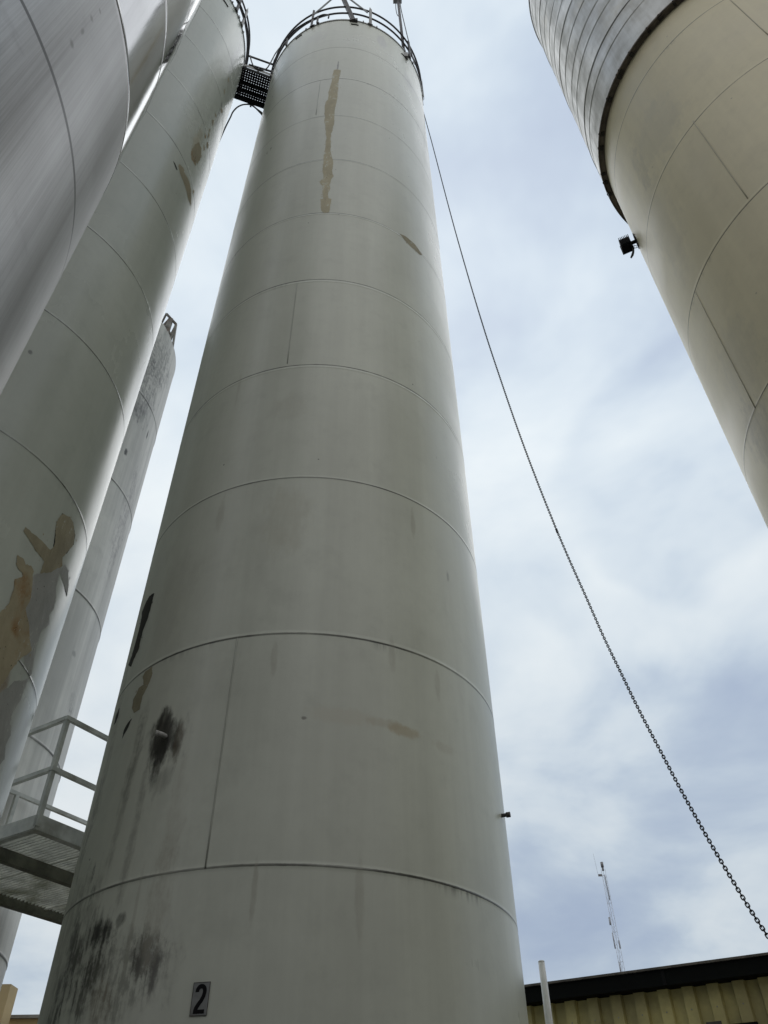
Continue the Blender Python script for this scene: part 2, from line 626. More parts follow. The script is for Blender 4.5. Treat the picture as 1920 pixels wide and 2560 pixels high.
def guard_rail(parent, S, z_rim, post_angles, top=.95, mid=.47, R=None):
    """two hoops on flat pointed posts"""
    R = (R or S.R) + .012
    mb = MB()
    n = 120
    for h in (top, mid):
        mb.tube([(R * sin(2 * pi * k / n), -R * cos(2 * pi * k / n), z_rim + h) for k in range(n)], .021, 8, 0, closed=True)
    rail = mb.build('guard_rail', dark_metal, parent)
    for a in post_angles:
        pm = MB()
        er = Vector((sin(a), -cos(a), 0)); et = Vector((cos(a), sin(a), 0))
        base = er * (R + .005) + Vector((0, 0, z_rim - .06))
        # angle post: two thin plates and a pointed tip
        pm.frame_box(base + er * .028 + Vector((0, 0, .55)), et * .03, er * .003, (0, 0, .55))
        pm.frame_box(base + er * .012 - et * .029 + Vector((0, 0, .55)), er * .013, et * .003, (0, 0, .55))
        t0 = base + Vector((0, 0, 1.10)) + er * .028
        i0 = [pm.addv(t0 - et * .03 - er * .003), pm.addv(t0 + et * .03 - er * .003), pm.addv(t0 + et * .03 + er * .003), pm.addv(t0 - et * .03 + er * .003),
              pm.addv(t0 - et * .028 + Vector((0, 0, .13)) - er * .003), pm.addv(t0 - et * .028 + Vector((0, 0, .13)) + er * .003)]
        pm.quad((i0[0], i0[1], i0[4])); pm.quad((i0[2], i0[3], i0[5])); pm.quad((i0[1], i0[2], i0[5], i0[4])); pm.quad((i0[3], i0[0], i0[4], i0[5]))
        pm.frame_box(base + Vector((0, 0, .07)), er * .012, et * .06, (0, 0, .02))
        for s_ in (-.16, .16):      # the small lugs either side of a post
            pm.frame_box(base + et * s_ + Vector((0, 0, .08)) - er * .01, et * .012, er * .012, (0, 0, .05))
        pm.build('rail_post', grey_steel if random.random() < .4 else dark_metal, rail)
    return rail


Z = lambda z: z + EYE

# ------------------------------------------------------------------ middle silo (the one marked 2)
M_RINGS = [Z(7.3 * v) for v in (-.2469 + .2502 * 0, .0033, .2536, .5060, .7556, 1.0006, 1.2500, 1.5027, 1.7549, 2.0066, 2.2617, 2.5166)]
M_RIM = Z(20.20)
M_DZ = 7.3 * .25065
uz = lambda px, py: su(SM, px, py)
K = 1920 / 1659
SCAR = (.022, .021, .019)
u_st, z_st = uz(408, 1838)
m_st = []
def st(px, py, ru, rz, c, amt, k): m_st.append((*uz(px, py), ru, rz, c, amt, k))
st(410, 1850, .23, .27, (.09, .087, .075), .75, .4)
st(408, 1850, .18, .25, SCAR, .85, .3)
st(412, 1815, .13, .17, SCAR, .85, .35)
st(402, 1880, .12, .20, (.016, .016, .015), .97, .15)
st(446, 1850, .05, .22, (.12, .095, .06), .7, .5)
st(388, 1925, .06, .18, SCAR, .8, .6)
st(405, 1950, .10, .16, (.13, .125, .11), .45, .5)
st(225, 2385, .24, .30, SCAR, .92, .8)
st(250, 2330, .16, .10, SCAR, .8, .6)
st(300, 2300, .06, .05, SCAR, .7, .5)
st(385, 2420, .05, .16, SCAR, .8, .6)
st(345, 2395, .05, .12, SCAR, .8, .6)
st(262, 2345, .10, .10, SCAR, .7, .9)
st(140, 2510, .16, .30, SCAR, .8, .8)
st(205, 2490, .16, .20, SCAR, .75, .85)
st(180, 2380, .10, .24, SCAR, .85, .7)
st(290, 1560, .12, .7, (.12, .12, .105), .55, .8)
st(335, 1900, .08, .5, (.2, .2, .17), .5, .8)
st(165, 2440, .14, .42, SCAR, .75, .95)
st(365, 2390, .14, .22, SCAR, .65, .95)
st(300, 2440, .45, .32, (.15, .145, .125), .6, .9)
st(250, 2510, .14, .15, (.20, .13, .07), .35, .8)
st(175, 2350, .40, .6, (.16, .155, .135), .5, .8)
st(230, 2050, .16, .5, (.10, .10, .085), .55, .9)
st(228, 2240, .04, .10, SCAR, .8, .9)
st(234, 2180, .025, .10, SCAR, .8, .9)
st(400, 2230, .12, .5, (.36, .34, .27), .5, .7)
st(430, 2080, .10, .5, (.40, .38, .31), .35, .7)
st(860, 1790, .34, .09, (.58, .56, .47), .55, .2)
st(960, 1808, .20, .05, (.50, .46, .36), .5, .3)
st(1008, 1827, .16, .06, (.46, .37, .22), .6, .3)
st(760, 1795, .03, .02, (.14, .13, .11), .8, .2)
st(1110, 1870, .18, .06, (.52, .50, .42), .45, .4)
st(715, 1300, .30, .5, (.50, .49, .40), .45, .5)
st(720, 1020, .25, .25, (.50, .49, .42), .35, .6)
st(430, 1490, .35, .7, (.50, .50, .44), .4, .6)
st(1120, 1440, .03, .10, (.15, .15, .14), .6, .7)
st(845, 165, .022, .32, (.10, .10, .11), .85, .4)
st(955, 105, .16, .5, (.42, .41, .44), .6, .5)
st(790, 95, .3, .45, (.50, .50, .50), .35, .3)
st(728, 95, .05, .25, (.76, .76, .74), .6, .3)
st(1025, 210, .25, .6, (.46, .46, .47), .45, .3)
st(770, 62, .05, .05, (.24, .08, .05), .7, .4)
st(926, 66, .04, .06, (.24, .10, .06), .7, .4)
for px_, py_ in ((600, 950), (690, 1590), (980, 1610), (1090, 1660), (560, 1240), (350, 2215), (640, 2175), (900, 2185), (470, 1080), (1030, 1260)):
    u_, z_ = uz(px_, py_)
    m_st.append((u_, z_ - random.uniform(.10, .3), random.uniform(.02, .05), random.uniform(.15, .45), (.40, .385, .32), random.uniform(.35, .6), .5))
for px_, py_ in ((300, 1750), (270, 1900), (330, 2100), (310, 2000)):
    u_, z_ = uz(px_, py_)
    m_st.append((u_, z_, random.uniform(.05, .1), random.uniform(.4, .8), (.22, .215, .185), .5, .75))
m_seams = []
for (xa, ya, xb, yb) in ((638 * K, 612 * K, 625 * K, 785 * K), (513 * K, 1378 * K, 443 * K, 1876 * K), (800, 202, 791, 287)):
    ua, za = uz(xa, ya); ub, zb = uz(xb, yb)
    m_seams.append(((ua + ub) / 2, min(za, zb), max(za, zb)))
mat_M = wall_mat('offwhite_painted_plate', SM, (.70, .72, .635), (.60, .615, .54), M_RINGS[2], M_DZ, 1, rough=.31, ior=1.42, streak=.45, stains=m_st,
                 seam_dark=.92, seams=m_seams, wave=.010, spots=.8, seam_w=.011)
siloM = thing('storage_silo', 'tall off-white steel silo in the middle, marked with number 2 near its foot', 'silo', SM.c, 'tall storage silos')
mb = MB()
mb.lathe(wall_profile(SM.R, .25, M_RIM, M_RINGS), 256)
for (u0, z0, z1) in m_seams:
    vertical_bead(mb, SM, u0, z0, z1)
z6 = lambda pts: [(740 + x * 200 / 922, 80 + y * 480 / 2212) for x, y in pts]
wall_patch(mb, SM, z6([(430, 440), (420, 530), (395, 620), (375, 700), (370, 780), (350, 800), (335, 860), (330, 990), (325, 1040), (340, 1100),
    (350, 1200), (330, 1350), (320, 1480), (310, 1600), (320, 1680), (270, 1725), (300, 1780), (312, 1850), (310, 1920), (285, 1930),
    (285, 2060), (330, 2085), (385, 2080), (405, 1925), (370, 1920), (375, 1840), (405, 1800), (385, 1770), (400, 1700), (430, 1660),
    (420, 1600), (430, 1480), (410, 1450), (398, 1350), (400, 1200), (430, 1090), (440, 1020), (450, 900), (460, 840), (475, 770),
    (485, 690), (490, 590), (500, 500), (518, 442), (470, 432)]), .0015, 1, .004)
wall_patch(mb, SM, [(x * K, y * K) for x, y in ((864, 505), (877, 511), (897, 529), (913, 552), (907, 551), (890, 536), (873, 518))], .0015, 2, .003)
z5 = lambda pts: [(x * 640 / 1659, 1280 + y * 640 / 1659) for x, y in pts]
wall_patch(mb, SM, z5([(1003, 518), (975, 540), (945, 585), (925, 640), (905, 740), (885, 830), (855, 930), (830, 1000), (850, 1000), (870, 950), (900, 890), (925, 770), (962, 680), (985, 590)]), .0015, 3, .006)
wall_patch(mb, SM, z5([(985, 1005), (945, 1030), (925, 1075), (935, 1115), (895, 1150), (862, 1215), (860, 1265), (875, 1290), (905, 1280), (925, 1190), (968, 1120), (985, 1060)]), .0015, 2, .006)
wall_patch(mb, SM, z5([(860, 1330), (825, 1370), (800, 1420), (795, 1470), (806, 1445), (835, 1390)]), .0015, 3, .005)
wall_patch(mb, SM, z5([(775, 1270), (752, 1320), (740, 1380), (752, 1370), (770, 1320)]), .0015, 3, .006)
mb.build('wall', [mat_M, tan_filler, brown_filler, scar_and_edge_shade], siloM)
b = MB(); b.lathe([(SM.R + .25, 0), (SM.R + .25, .22), (SM.R + .2, .25), (SM.R - .1, .25)], 96, smooth=False)
b.build('plinth', simple_mat('concrete', (.28, .27, .25), .85, 0, .2, 4), siloM)
roof_mesh(SM.R, M_RIM).build('roof', roof_paint, siloM)
phis = [SM.hit(782, 62)[0], SM.hit(925, 62)[0], SM.hit(1021, 135)[0], radians(84), radians(-67), radians(180), radians(225), radians(135)]
guard_rail(siloM, SM, M_RIM, phis)
for px, py in ((887, 62), (747, 93), (1010, 141)):
    ph, z = SM.hit(px, py)
    s_ = MB()
    et = Vector((cos(ph), sin(ph), 0)); er = Vector((sin(ph), -cos(ph), 0))
    s_.frame_box(SM.loc(ph, z, .004), et * .085, er * .008, (0, 0, .022))
    s_.build('vent_slot', black_plastic, siloM)
ph, z = SM.hit(414, 1841)
er = Vector((sin(ph), -cos(ph), 0)); et = Vector((cos(ph), sin(ph), 0))
p0 = SM.loc(ph, z, -.01)
s_ = MB()
s_.tube([p0, p0 + er * .03, p0 + er * .055 - et * .008 + Vector((0, 0, .003)), p0 + er * .075 - et * .028 + Vector((0, 0, .006))], [.019, .019, .019, .019], 12)
s_.tube([p0 + er * .068 - et * .022 + Vector((0, 0, .005)), p0 + er * .085 - et * .038 + Vector((0, 0, .008))], .023, 8)
s_.build('outlet_pipe', simple_mat('dirty_white_pipe', (.42, .415, .39), .5, 0, .2, 20, dirt=(.10, .095, .085)), siloM)
ph, z = SM.hit(1254, 2039)
er = Vector((sin(ph), -cos(ph), 0))
s_ = MB()
p0 = SM.loc(ph, z, -.01)
s_.tube([p0, p0 + er * .055], .016, 10)
s_.tube([p0 + er * .05, p0 + er * .085], .024, 6)
s_.build('side_nozzle', dark_metal, siloM)

# number sign on the silo foot
ph = SM.hit(501, 2498)[0]; zc = Z(1.09)
er = Vector((sin(ph), -cos(ph), 0)); et = Vector((cos(ph), sin(ph), 0)); ez = Vector((0, 0, 1))
sign = thing('number_sign', 'small grey plate with black number 2 on the foot of the middle silo', 'sign', SM.c + SM.loc(ph, zc, .003))
s_ = MB(); s_.frame_box((0, 0, 0), et * .053, er * .0012, ez * .0865)
plate_mat = simple_mat('grey_aluminium_plate', (.28, .285, .285), .45, .3, .12, 14, dirt=(.2, .2, .19))
s_.build('plate', plate_mat, sign)
edge = MB()
for sx in (-1, 1):
    edge.frame_box(et * .0525 * sx + er * .001, et * .0012, er * .0014, ez * .0877)
edge.frame_box(er * .001 + ez * .0865, et * .0513, er * .0014, ez * .0013)
edge.frame_box(er * .001 - ez * .0865, et * .0513, er * .0014, ez * .0013)
edge.build('plate_edge', scar_and_edge_shade, sign)
stroke = []
for i in range(19):           # hook over the top
    a = radians(190 - i * 190 / 18)
    stroke.append((.0235 * cos(a) + .0, .040 + .026 * sin(a)))
stroke += [(.0235, .030), (.019, .012), (.008, -.010), (-.008, -.030), (-.019, -.048), (-.0235, -.062)]
numeral = MB()
def fl(p, off=.0022): return et * p[0] + ez * p[1] + er * off
wd = .012
L_, R_ = [], []
for i, p in enumerate(stroke):
    a = stroke[max(i - 1, 0)]; c = stroke[min(i + 1, len(stroke) - 1)]
    d = Vector((c[0] - a[0], c[1] - a[1])).normalized(); nrm = Vector((-d.y, d.x)) * wd
    for off, lst in ((1, L_), (-1, R_)):
        lst.append(numeral.addv(fl((p[0] + nrm.x * off, p[1] + nrm.y * off))))
for i in range(len(stroke) - 1):
    numeral.quad((L_[i], L_[i + 1], R_[i + 1], R_[i]))
q = [numeral.addv(fl(p, .0026)) for p in ((-.0345, -.077), (.0345, -.077), (.0345, -.056), (-.0335, -.056))]
numeral.quad(q)
numeral.build('numeral', black_plastic, sign)

# ------------------------------------------------------------------ left silo with the rusty repair
B_RINGS = [Z(7.534 * (.4805 + .2425 * i)) for i in range(-2, 9)]
B_RIM = Z(20.30)
uzb = lambda px, py: su(SB, px, py)
b_st = []
def stb(px, py, ru, rz, c, amt, k): b_st.append((*uzb(px, py), ru, rz, c, amt, k))
stb(30, 1555, .12, .12, (.24, .12, .035), .8, .5)
stb(10, 1690, .10, .2, (.22, .11, .035), .7, .6)
stb(490, 360, .14, .35, (.46, .42, .30), .7, .3)
stb(545, 290, .07, .9, (.12, .12, .12), .6, .8)
stb(500, 340, .12, .4, (.42, .38, .27), .6, .3)
stb(598, 120, .06, .5, (.12, .11, .12), .5, .9)
stb(580, 160, .10, .8, (.45, .45, .46), .5, .5)
stb(75, 880, .03, .04, (.08, .08, .08), .8, .2)
stb(40, 1850, .35, .5, (.40, .40, .36), .5, .5)
mat_B = wall_mat('greygreen_painted_plate', SB, (.59, .625, .56), (.50, .535, .475), B_RINGS[2], 7.534 * .2425, 1, rough=.25, ior=1.42, streak=.4, stains=b_st, seam_dark=.92, wave=.009, spots=.5, seam_w=.011)
siloB = thing('storage_silo', 'tall grey-green silo left of the middle one, with a rusty tan repair patch', 'silo', SB.c, 'tall storage silos')
mb = MB()
mb.lathe(wall_profile(SB.R, .25, B_RIM, B_RINGS), 256)
zz1 = lambda pts: [(x * 640 / 1659, y * 640 / 1659) for x, y in pts]
z7 = lambda pts: [(x * 260 / 871, 1240 + y * 660 / 2212) for x, y in pts]
wall_patch(mb, SB, zz1([(1165, 1060), (1190, 1090), (1200, 1130), (1225, 1180), (1240, 1230), (1238, 1335), (1220, 1300), (1195, 1200), (1165, 1120), (1155, 1080)]), .0015, 2, .006)
wall_patch(mb, SB, zz1([(1255, 940), (1290, 930), (1305, 960), (1300, 1030), (1265, 1070), (1240, 1040), (1235, 990)]), .0012, 2, .012)
wall_patch(mb, SB, zz1([(1120, 1040), (1135, 1060), (1150, 1100), (1140, 1098)]), .0015, 5, .003, flakes=False)
for (cx_, cy_, l_) in ((1398, 748, 16), (1380, 795, 22), (1352, 880, 20), (1330, 878, 16), (1437, 718, 14), (1322, 960, 22), (1345, 940, 26), (1300, 1010, 14), (1254, 1245, 18), (1455, 590, 16), (1480, 515, 18), (1360, 845, 12)):
    wall_patch(mb, SB, zz1([(cx_ - 4, cy_ - l_), (cx_ + 5, cy_ - l_ * .4), (cx_ + 3, cy_ + l_ * .7), (cx_ - 4, cy_ + l_), (cx_ - 5, cy_)]), .0015, 2, .006, flakes=False)
wall_patch(mb, SB, z7([(440, 430), (465, 240), (490, 185), (520, 140), (580, 170), (605, 215), (628, 320), (612, 400), (560, 470), (520, 500)]), .0018, 5, .005, shift=(.010, -.006), flakes=False)  # painted shadow edge: black copy shifted out from under the brown patch
wall_patch(mb, SB, z7([(540, 570), (565, 620), (575, 740), (560, 835), (548, 790), (500, 640)]), .0022, 5, .003, shift=(.007, -.008), flakes=False)  # same painted edge shadow, for the narrow grey patch
wall_patch(mb, SB, z7([(195, 300), (215, 258), (260, 290), (300, 340), (345, 375), (412, 455), (440, 430), (455, 390), (465, 240), (490, 185), (520, 140), (580, 170),
    (605, 215), (628, 320), (612, 400), (560, 470), (520, 520), (515, 590), (420, 640), (330, 660), (350, 600), (370, 540), (300, 450), (240, 370)]), .0025, 2, .006)
wall_patch(mb, SB, z7([(130, 560), (145, 485), (195, 520), (215, 570), (260, 585), (290, 640), (265, 660), (270, 700), (255, 860), (210, 960), (240, 1100),
    (255, 1300), (170, 1350), (90, 1450), (0, 1590), (-90, 1700), (-90, 1150), (0, 990), (80, 900), (115, 760), (130, 700), (180, 690), (190, 650), (140, 600)]), .0035, 3, .006)
wall_patch(mb, SB, z7([(275, 660), (420, 640), (515, 585), (470, 760), (470, 870), (440, 960), (410, 1000), (412, 1080), (350, 1130), (310, 1250), (265, 1480), (245, 1510),
    (200, 1400), (200, 1000)]), .0015, 4, .006)
wall_patch(mb, SB, z7([(540, 570), (565, 620), (575, 740), (560, 835), (548, 790), (500, 640)]), .0028, 4, .003)
wall_patch(mb, SB, z7([(120, 1560), (240, 1520), (262, 1470), (200, 1640), (95, 1840), (80, 2010), (40, 2090), (45, 2200), (-60, 2300), (-60, 1700)]), .0012, 4, .006)
mb.build('wall', [mat_B, tan_filler, brown_filler, rust_filler, grey_filler, scar_and_edge_shade], siloB)
b = MB(); b.lathe([(SB.R + .25, 0), (SB.R + .25, .22), (SB.R + .2, .25), (SB.R - .1, .25)], 96, smooth=False)
b.build('plinth', bpy.data.materials['concrete'], siloB)
roof_mesh(SB.R, B_RIM).build('roof', roof_paint, siloB)
phb = SB.hit(603, 60)[0]
guard_rail(siloB, SB, B_RIM, [phb, radians(117), radians(70), radians(30), radians(-20), radians(160), radians(210), radians(265)])
ph, z = SB.hit(564, 8)
s_ = MB(); et = Vector((cos(ph), sin(ph), 0)); er = Vector((sin(ph), -cos(ph), 0))
s_.frame_box(SB.loc(ph, z, .004), et * .085, er * .008, (0, 0, .022)); s_.build('vent_slot', black_plastic, siloB)

# ------------------------------------------------------------------ nearest silo, bare shiny metal, far left
def mat_shiny():
    m, t, bs = new_mat('bare_polished_steel')
    P, u, z = cyl_coords(t, SA.R)
    st1 = t.noise(t.vec(t.mul(u, 7.0), t.mul(z, .16), 1.0), 1.0, 5, .6)
    st2 = t.noise(t.vec(t.mul(u, 90.0), t.mul(z, .6), 2.0), 1.0, 5, .7)
    big = t.noise(P, .9, 4, .55)
    hi = t.smooth(z, Z(5.80), Z(5.95))          # the upper course is a smoother sheet
    lo_ = t.math('SUBTRACT', 1.0, t.mul(hi, .85))
    st2 = t.add(.5, t.mul(t.sub(st2, .5), lo_))
    c = t.mix(t.smooth(t.add(t.mul(st1, .45), t.add(t.mul(big, .25), t.mul(st2, .30))), .36, .64), (.22, .22, .215), (.44, .44, .44))
    seam = None
    for zs, w in ((Z(4.441), .021), (Z(5.894), .006), (Z(7.37), .006)):
        a = t.math('SUBTRACT', 1.0, t.smooth(t.math('ABSOLUTE', t.sub(z, zs)), w * .6, w), clamp=True)
        seam = a if seam is None else t.mx(seam, a)
    c = t.mix(t.mul(seam, .92), c, (.015, .015, .017))
    blot = t.noise(t.vec(t.mul(u, 2.2), t.mul(z, 3.0), 6.0), 1.0, 5, .6)
    c = t.mix(t.smooth(blot, .6, .78, 0, .45), c, (.16, .155, .155))
    for (px, py, ru, rz) in ((250, 28, .02, .02), (229, 46, .025, .03), (207, 78, .02, .05), (180, 110, .03, .035)):
        u0, z0 = su(SA, px, py)
        d = t.add(ellipse(t, u, z, u0, z0, ru, rz), t.mul(t.sub(blot, .5), 1.2))
        c = t.mix(t.mul(t.math('SUBTRACT', 1.0, t.smooth(d, .3, 1.1), clamp=True), .7), c, (.07, .065, .06))
    c = t.mix(.28, c, (.052, .05, .048))
    t.put(bs.inputs['Base Color'], c)
    bs.inputs['Metallic'].default_value = .85
    r0 = t.add(.24, t.add(t.mul(st2, .14), t.mul(st1, .10)))
    r1 = t.add(.05, t.mul(big, .06))
    r = t.add(t.mul(r0, t.math('SUBTRACT', 1.0, hi)), t.mul(r1, hi))
    t.put(bs.inputs['Roughness'], r)
    bn = t.node('ShaderNodeBump'); bn.inputs['Distance'].default_value = 1.0; bn.inputs['Strength'].default_value = 1.0
    hv = t.noise(t.vec(t.mul(u, .8), t.mul(z, .55), 1.4), 1.0, 2, .5)
    t.put(bn.inputs['Height'], t.add(t.mul(hv, .006), t.mul(st2, .0005)))
    t.l.new(bn.outputs[0], bs.inputs['Normal'])
    return m


siloA = thing('storage_silo', 'nearest silo at the far left, bare shiny metal with a dark ring seam', 'silo', SA.c, 'tall storage silos')
mb = MB()
za = [Z(4.441 + 1.453 * i) for i in range(-3, 11)]
mb.lathe(wall_profile(SA.R, .25, Z(20.1), [z for i, z in enumerate(za) if i != 3], h=.002, w=.006), 320)
mb.build('wall', mat_shiny(), siloA)
b = MB(); b.lathe([(SA.R + .2, 0), (SA.R + .2, .22), (SA.R + .15, .25), (SA.R - .1, .25)], 96, smooth=False)
b.build('plinth', bpy.data.materials['concrete'], siloA)
roof_mesh(SA.R, Z(20.1)).build('roof', roof_paint, siloA)
guard_rail(siloA, SA, Z(20.1), [radians(a) for a in (10, 55, 100, 145, 190, 235, 280, 325)])

# ------------------------------------------------------------------ right silo: beige shell under a metal jacket
C_RINGS = [Z(v) for v in (1.49, 3.32, 5.147, 6.997, 8.824, 10.64)]
C_JK = Z(11.30); RJ = SC.R + .075; C_TOP = Z(18.6)
uzc = lambda px, py: su(SC, px, py)
c_seams = []
for (xa, ya, xb, yb) in ((1731, 304, 1872, 495), (1820, 0, 1925, 85), (1738, 732, 1889, 1018)):
    ua, za_ = uzc(xa, ya); ub, zb_ = uzc(xb, yb)
    c_seams.append(((ua + ub) / 2, min(za_, zb_), max(za_, zb_)))
c_st = []
for (px, py, ru, rz, c, amt, k) in ((1600, 420, .10, .5, (.24, .225, .18), .5, .8), (1560, 640, .2, 1.2, (.25, .24, .2), .45, .6), (1660, 560, .25, .8, (.30, .28, .22), .4, .6),
                                   (1900, 1080, .2, .35, (.14, .135, .12), .6, .8), (1850, 900, .3, .4, (.27, .26, .21), .4, .7), (1640, 330, .4, .5, (.31, .30, .25), .4, .5)):
    c_st.append((*uzc(px, py), ru * 1.3, rz * 1.4, tuple(v * 1.45 for v in c), amt * .8, k * .7))
mat_C = wall_mat('beige_painted_plate', SC, (.75, .68, .475), (.64, .575, .40), C_RINGS[2], 1.831, 1, rough=.45, stains=c_st, seam_dark=.95, seams=c_seams, wave=.005, spots=.4, seam_w=.009, streak=.35)


def mat_jacket():
    m, t, bs = new_mat('weathered_jacket_sheet')
    P, u, z = cyl_coords(t, RJ)
    st1 = t.noise(t.vec(t.mul(u, 3.2), t.mul(z, .35), 1.0), 1.0, 5, .62)
    st2 = t.noise(t.vec(t.mul(u, 16.0), t.mul(z, .9), 2.0), 1.0, 5, .65)
    cell = t.noise(t.vec(t.mul(u, 2.5), t.mul(z, 2.4), 5.0), 1.0, 4, .6)
    f = t.add(t.add(t.mul(st1, .30), t.mul(st2, .25)), t.mul(cell, .45))
    c = t.ramp(f, [(.30, (.30, .30, .29)), (.43, (.43, .425, .40)), (.55, (.54, .54, .525)), (.70, (.66, .66, .65))])
    warm = t.noise(t.vec(t.mul(u, 1.4), t.mul(z, .8), 7.0), 1.0, 4, .6)
    c = t.mix(t.smooth(warm, .55, .72, 0, .6), c, (.52, .46, .36))
    t.put(bs.inputs['Base Color'], c)
    bs.inputs['Metallic'].default_value = .35
    t.put(bs.inputs['Roughness'], t.smooth(f, .35, .65, .5, .32))
    bn = t.node('ShaderNodeBump'); bn.inputs['Distance'].default_value = 1.0
    hv = t.noise(t.vec(t.mul(u, 1.2), t.mul(z, 1.6), 1.4), 1.0, 2, .5)
    t.put(bn.inputs['Height'], t.mul(hv, .016)); t.l.new(bn.outputs[0], bs.inputs['Normal'])
    return m


jacket_mat = mat_jacket()
siloC = thing('storage_silo', 'tall silo at right, beige shell below and grey sheet metal jacket above', 'silo', SC.c, 'tall storage silos')
mb = MB()
mb.lathe(wall_profile(SC.R, .25, C_TOP, C_RINGS, w=.008), 256)
for (u0, z0, z1) in c_seams:
    vertical_bead(mb, SC, u0, z0, z1)
mb.build('wall', mat_C, siloC)
jk = MB()
seams_z = [Z(v) for v in (12.05, 12.45, 13.10, 13.56, 14.16, 14.77, 15.35, 15.9, 16.5, 17.1, 17.7, 18.2)]
prof = [(RJ, C_JK)]
for i, z in enumerate(seams_z):     # lapped sheets: each course laps over the one below it
    o = .008 if i % 4 == 1 else .003
    prof += [(RJ, z - .04), (RJ, z - .0015), (RJ + o, z), (RJ + o, z + .02), (RJ, z + .09)]
prof.append((RJ, C_TOP))
jk.lathe(prof, 256)
for i, z in enumerate(seams_z):     # an open dark gap under some laps
    if i not in (1, 4, 9):
        continue
    jk.lathe([(RJ + .001, z - .011), (RJ + .0025, z - .001)], 256, mat=1)
jk.build('jacket', [jacket_mat, scar_and_edge_shade], siloC)
ld = MB()
ledge_mat = simple_mat('dirty_brown_angle', (.17, .145, .12), .8, 0, .45, 5, dirt=(.04, .035, .03))
ld.lathe([(SC.R + .002, C_JK + .012), (RJ - .006, C_JK + .010)], 256, smooth=False)
ld.lathe([(RJ + .001, C_JK - .004), (RJ + .012, C_JK - .002), (RJ + .013, C_JK + .03), (RJ + .001, C_JK + .034)], 256)
# flip the underside so that it faces down
for px, py in ((1685, 16), (1649, 42), (1612, 73), (1566, 139), (1550, 180), (1536, 197), (1512, 257), (1499, 330), (1497, 375), (1504, 440), (1514, 475), (1536, 521)):
    ph = SC.hit(px, py, RJ + .01)[0]
    a = radians(random.uniform(-2, 2))
    er = Vector((sin(ph + a), -cos(ph + a), 0)); et = Vector((cos(ph + a), sin(ph + a), 0))
    ld.frame_box(er * (RJ + .014) + Vector((0, 0, C_JK + .014)), et * .010, er * .006, (0, 0, .010), 1)
    ld.frame_box(er * (SC.R + .045) + Vector((0, 0, C_JK - .004)), et * random.uniform(.015, .05), er * .022, (0, 0, .012), 1)
ld.build('jacket_ledge', [ledge_mat, scar_and_edge_shade], siloC)
b = MB(); b.lathe([(SC.R + .25, 0), (SC.R + .25, .22), (SC.R + .2, .25), (SC.R - .1, .25)], 96, smooth=False)
b.build('plinth', bpy.data.materials['concrete'], siloC)
roof_mesh(RJ, C_TOP).build('roof', roof_paint, siloC)

# floodlight on its left flank
fb = at_h(1592, 600, 6.3)
ph = SC.hit(1592, 602)[0]; zf = SC.hit(1592, 602)[1]
base = SC.c + SC.loc(ph, zf, .004)
er = Vector((sin(ph), -cos(ph), 0)); et = Vector((cos(ph), sin(ph), 0)); ez = Vector((0, 0, 1))
lamp = thing('floodlight', 'black square floodlight on a bracket on the left flank of the beige silo', 'light', base)
s_ = MB()
s_.frame_box(er * .006, et * .035, er * .006, ez * .15)
s_.frame_box(er * .038, et * .018, er * .034, ez * .018)
s_.tube([er * .02 + ez * -.12, er * .05 + ez * -.10 + et * .02, er * .06 + ez * -.14, er * .02 + ez * -.15], .005, 6)
s_.build('bracket', black_plastic, lamp)
s_ = MB()
fc = er * .135 + ez * .02
s_.frame_box(fc, er * .068, et * .045, ez * .095)
s_.frame_box(fc - er * .0 + et * -.058, er * .074, et * .008, ez * .102)
for k in range(7):
    s_.frame_box(fc + et * .065 + er * (-.060 + .020 * k), er * .004, et * .016, ez * .09)
s_.frame_box(fc + ez * .12 + er * .01, er * .018, et * .02, ez * .016)
s_.frame_box(er * .075 - ez * .09, er * .012, et * .04, ez * .03)
s_.build('lamp_housing', black_plastic, lamp)
s_ = MB(); s_.frame_box(fc + et * -.0675, er * .062, et * .0015, ez * .095)
gm, gt, gb = new_mat('lamp_glass'); gb.inputs['Base Color'].default_value = (.05, .05, .055, 1); gb.inputs['Roughness'].default_value = .1
s_.build('lamp_glass', gm, lamp)
s_ = MB()
s_.tube([er * .07 - ez * .07, er * .075 - ez * .14, er * .09 - ez * .21, er * .115 - ez * .27, er * .14 - ez * .31], [.014, .014, .015, .016, .012], 8)
s_.build('cable_tail', black_rubber, lamp)

# ------------------------------------------------------------------ far silo, streaky concrete-grey with a cone top
D_RINGS = [Z(12 * (.2125 + .2012 * i)) for i in range(-1, 6)]
D_TOP = Z(at_h(432, 935, sqrt(144 - SD.R ** 2)).z - EYE)
d_st = []
for (px, py, ru, rz, c, amt, k) in ((360, 960, .6, 1.2, (.15, .145, .14), .7, .9), (400, 900, .7, .9, (.16, .155, .15), .6, .9), (350, 1030, .35, .3, (.10, .10, .095), .7, .6),
                                   (315, 1130, .05, .10, (.02, .02, .02), .9, 0), (368, 1088, .03, .15, (.03, .03, .03), .9, 0), (180, 1760, .15, .2, (.12, .12, .12), .6, .9),
                                   (310, 1300, .25, 1.5, (.24, .22, .23), .5, .9), (185, 1635, .06, .06, (.2, .2, .2), .6, .3)):
    d_st.append((*su(SD, px, py), ru, rz, c, amt, k))
mat_D = wall_mat('streaked_grey_plate', SD, (.84, .82, .77), (.50, .49, .46), D_RINGS[1], 12 * .2012, 1, rough=.6, stains=d_st, seam_dark=.8, streak=.75, wave=.003, seam_w=.022, blotch=.25)
siloD = thing('storage_silo', 'lower streaky pale grey silo in the gap behind, with a conical top', 'silo', SD.c, 'tall storage silos')
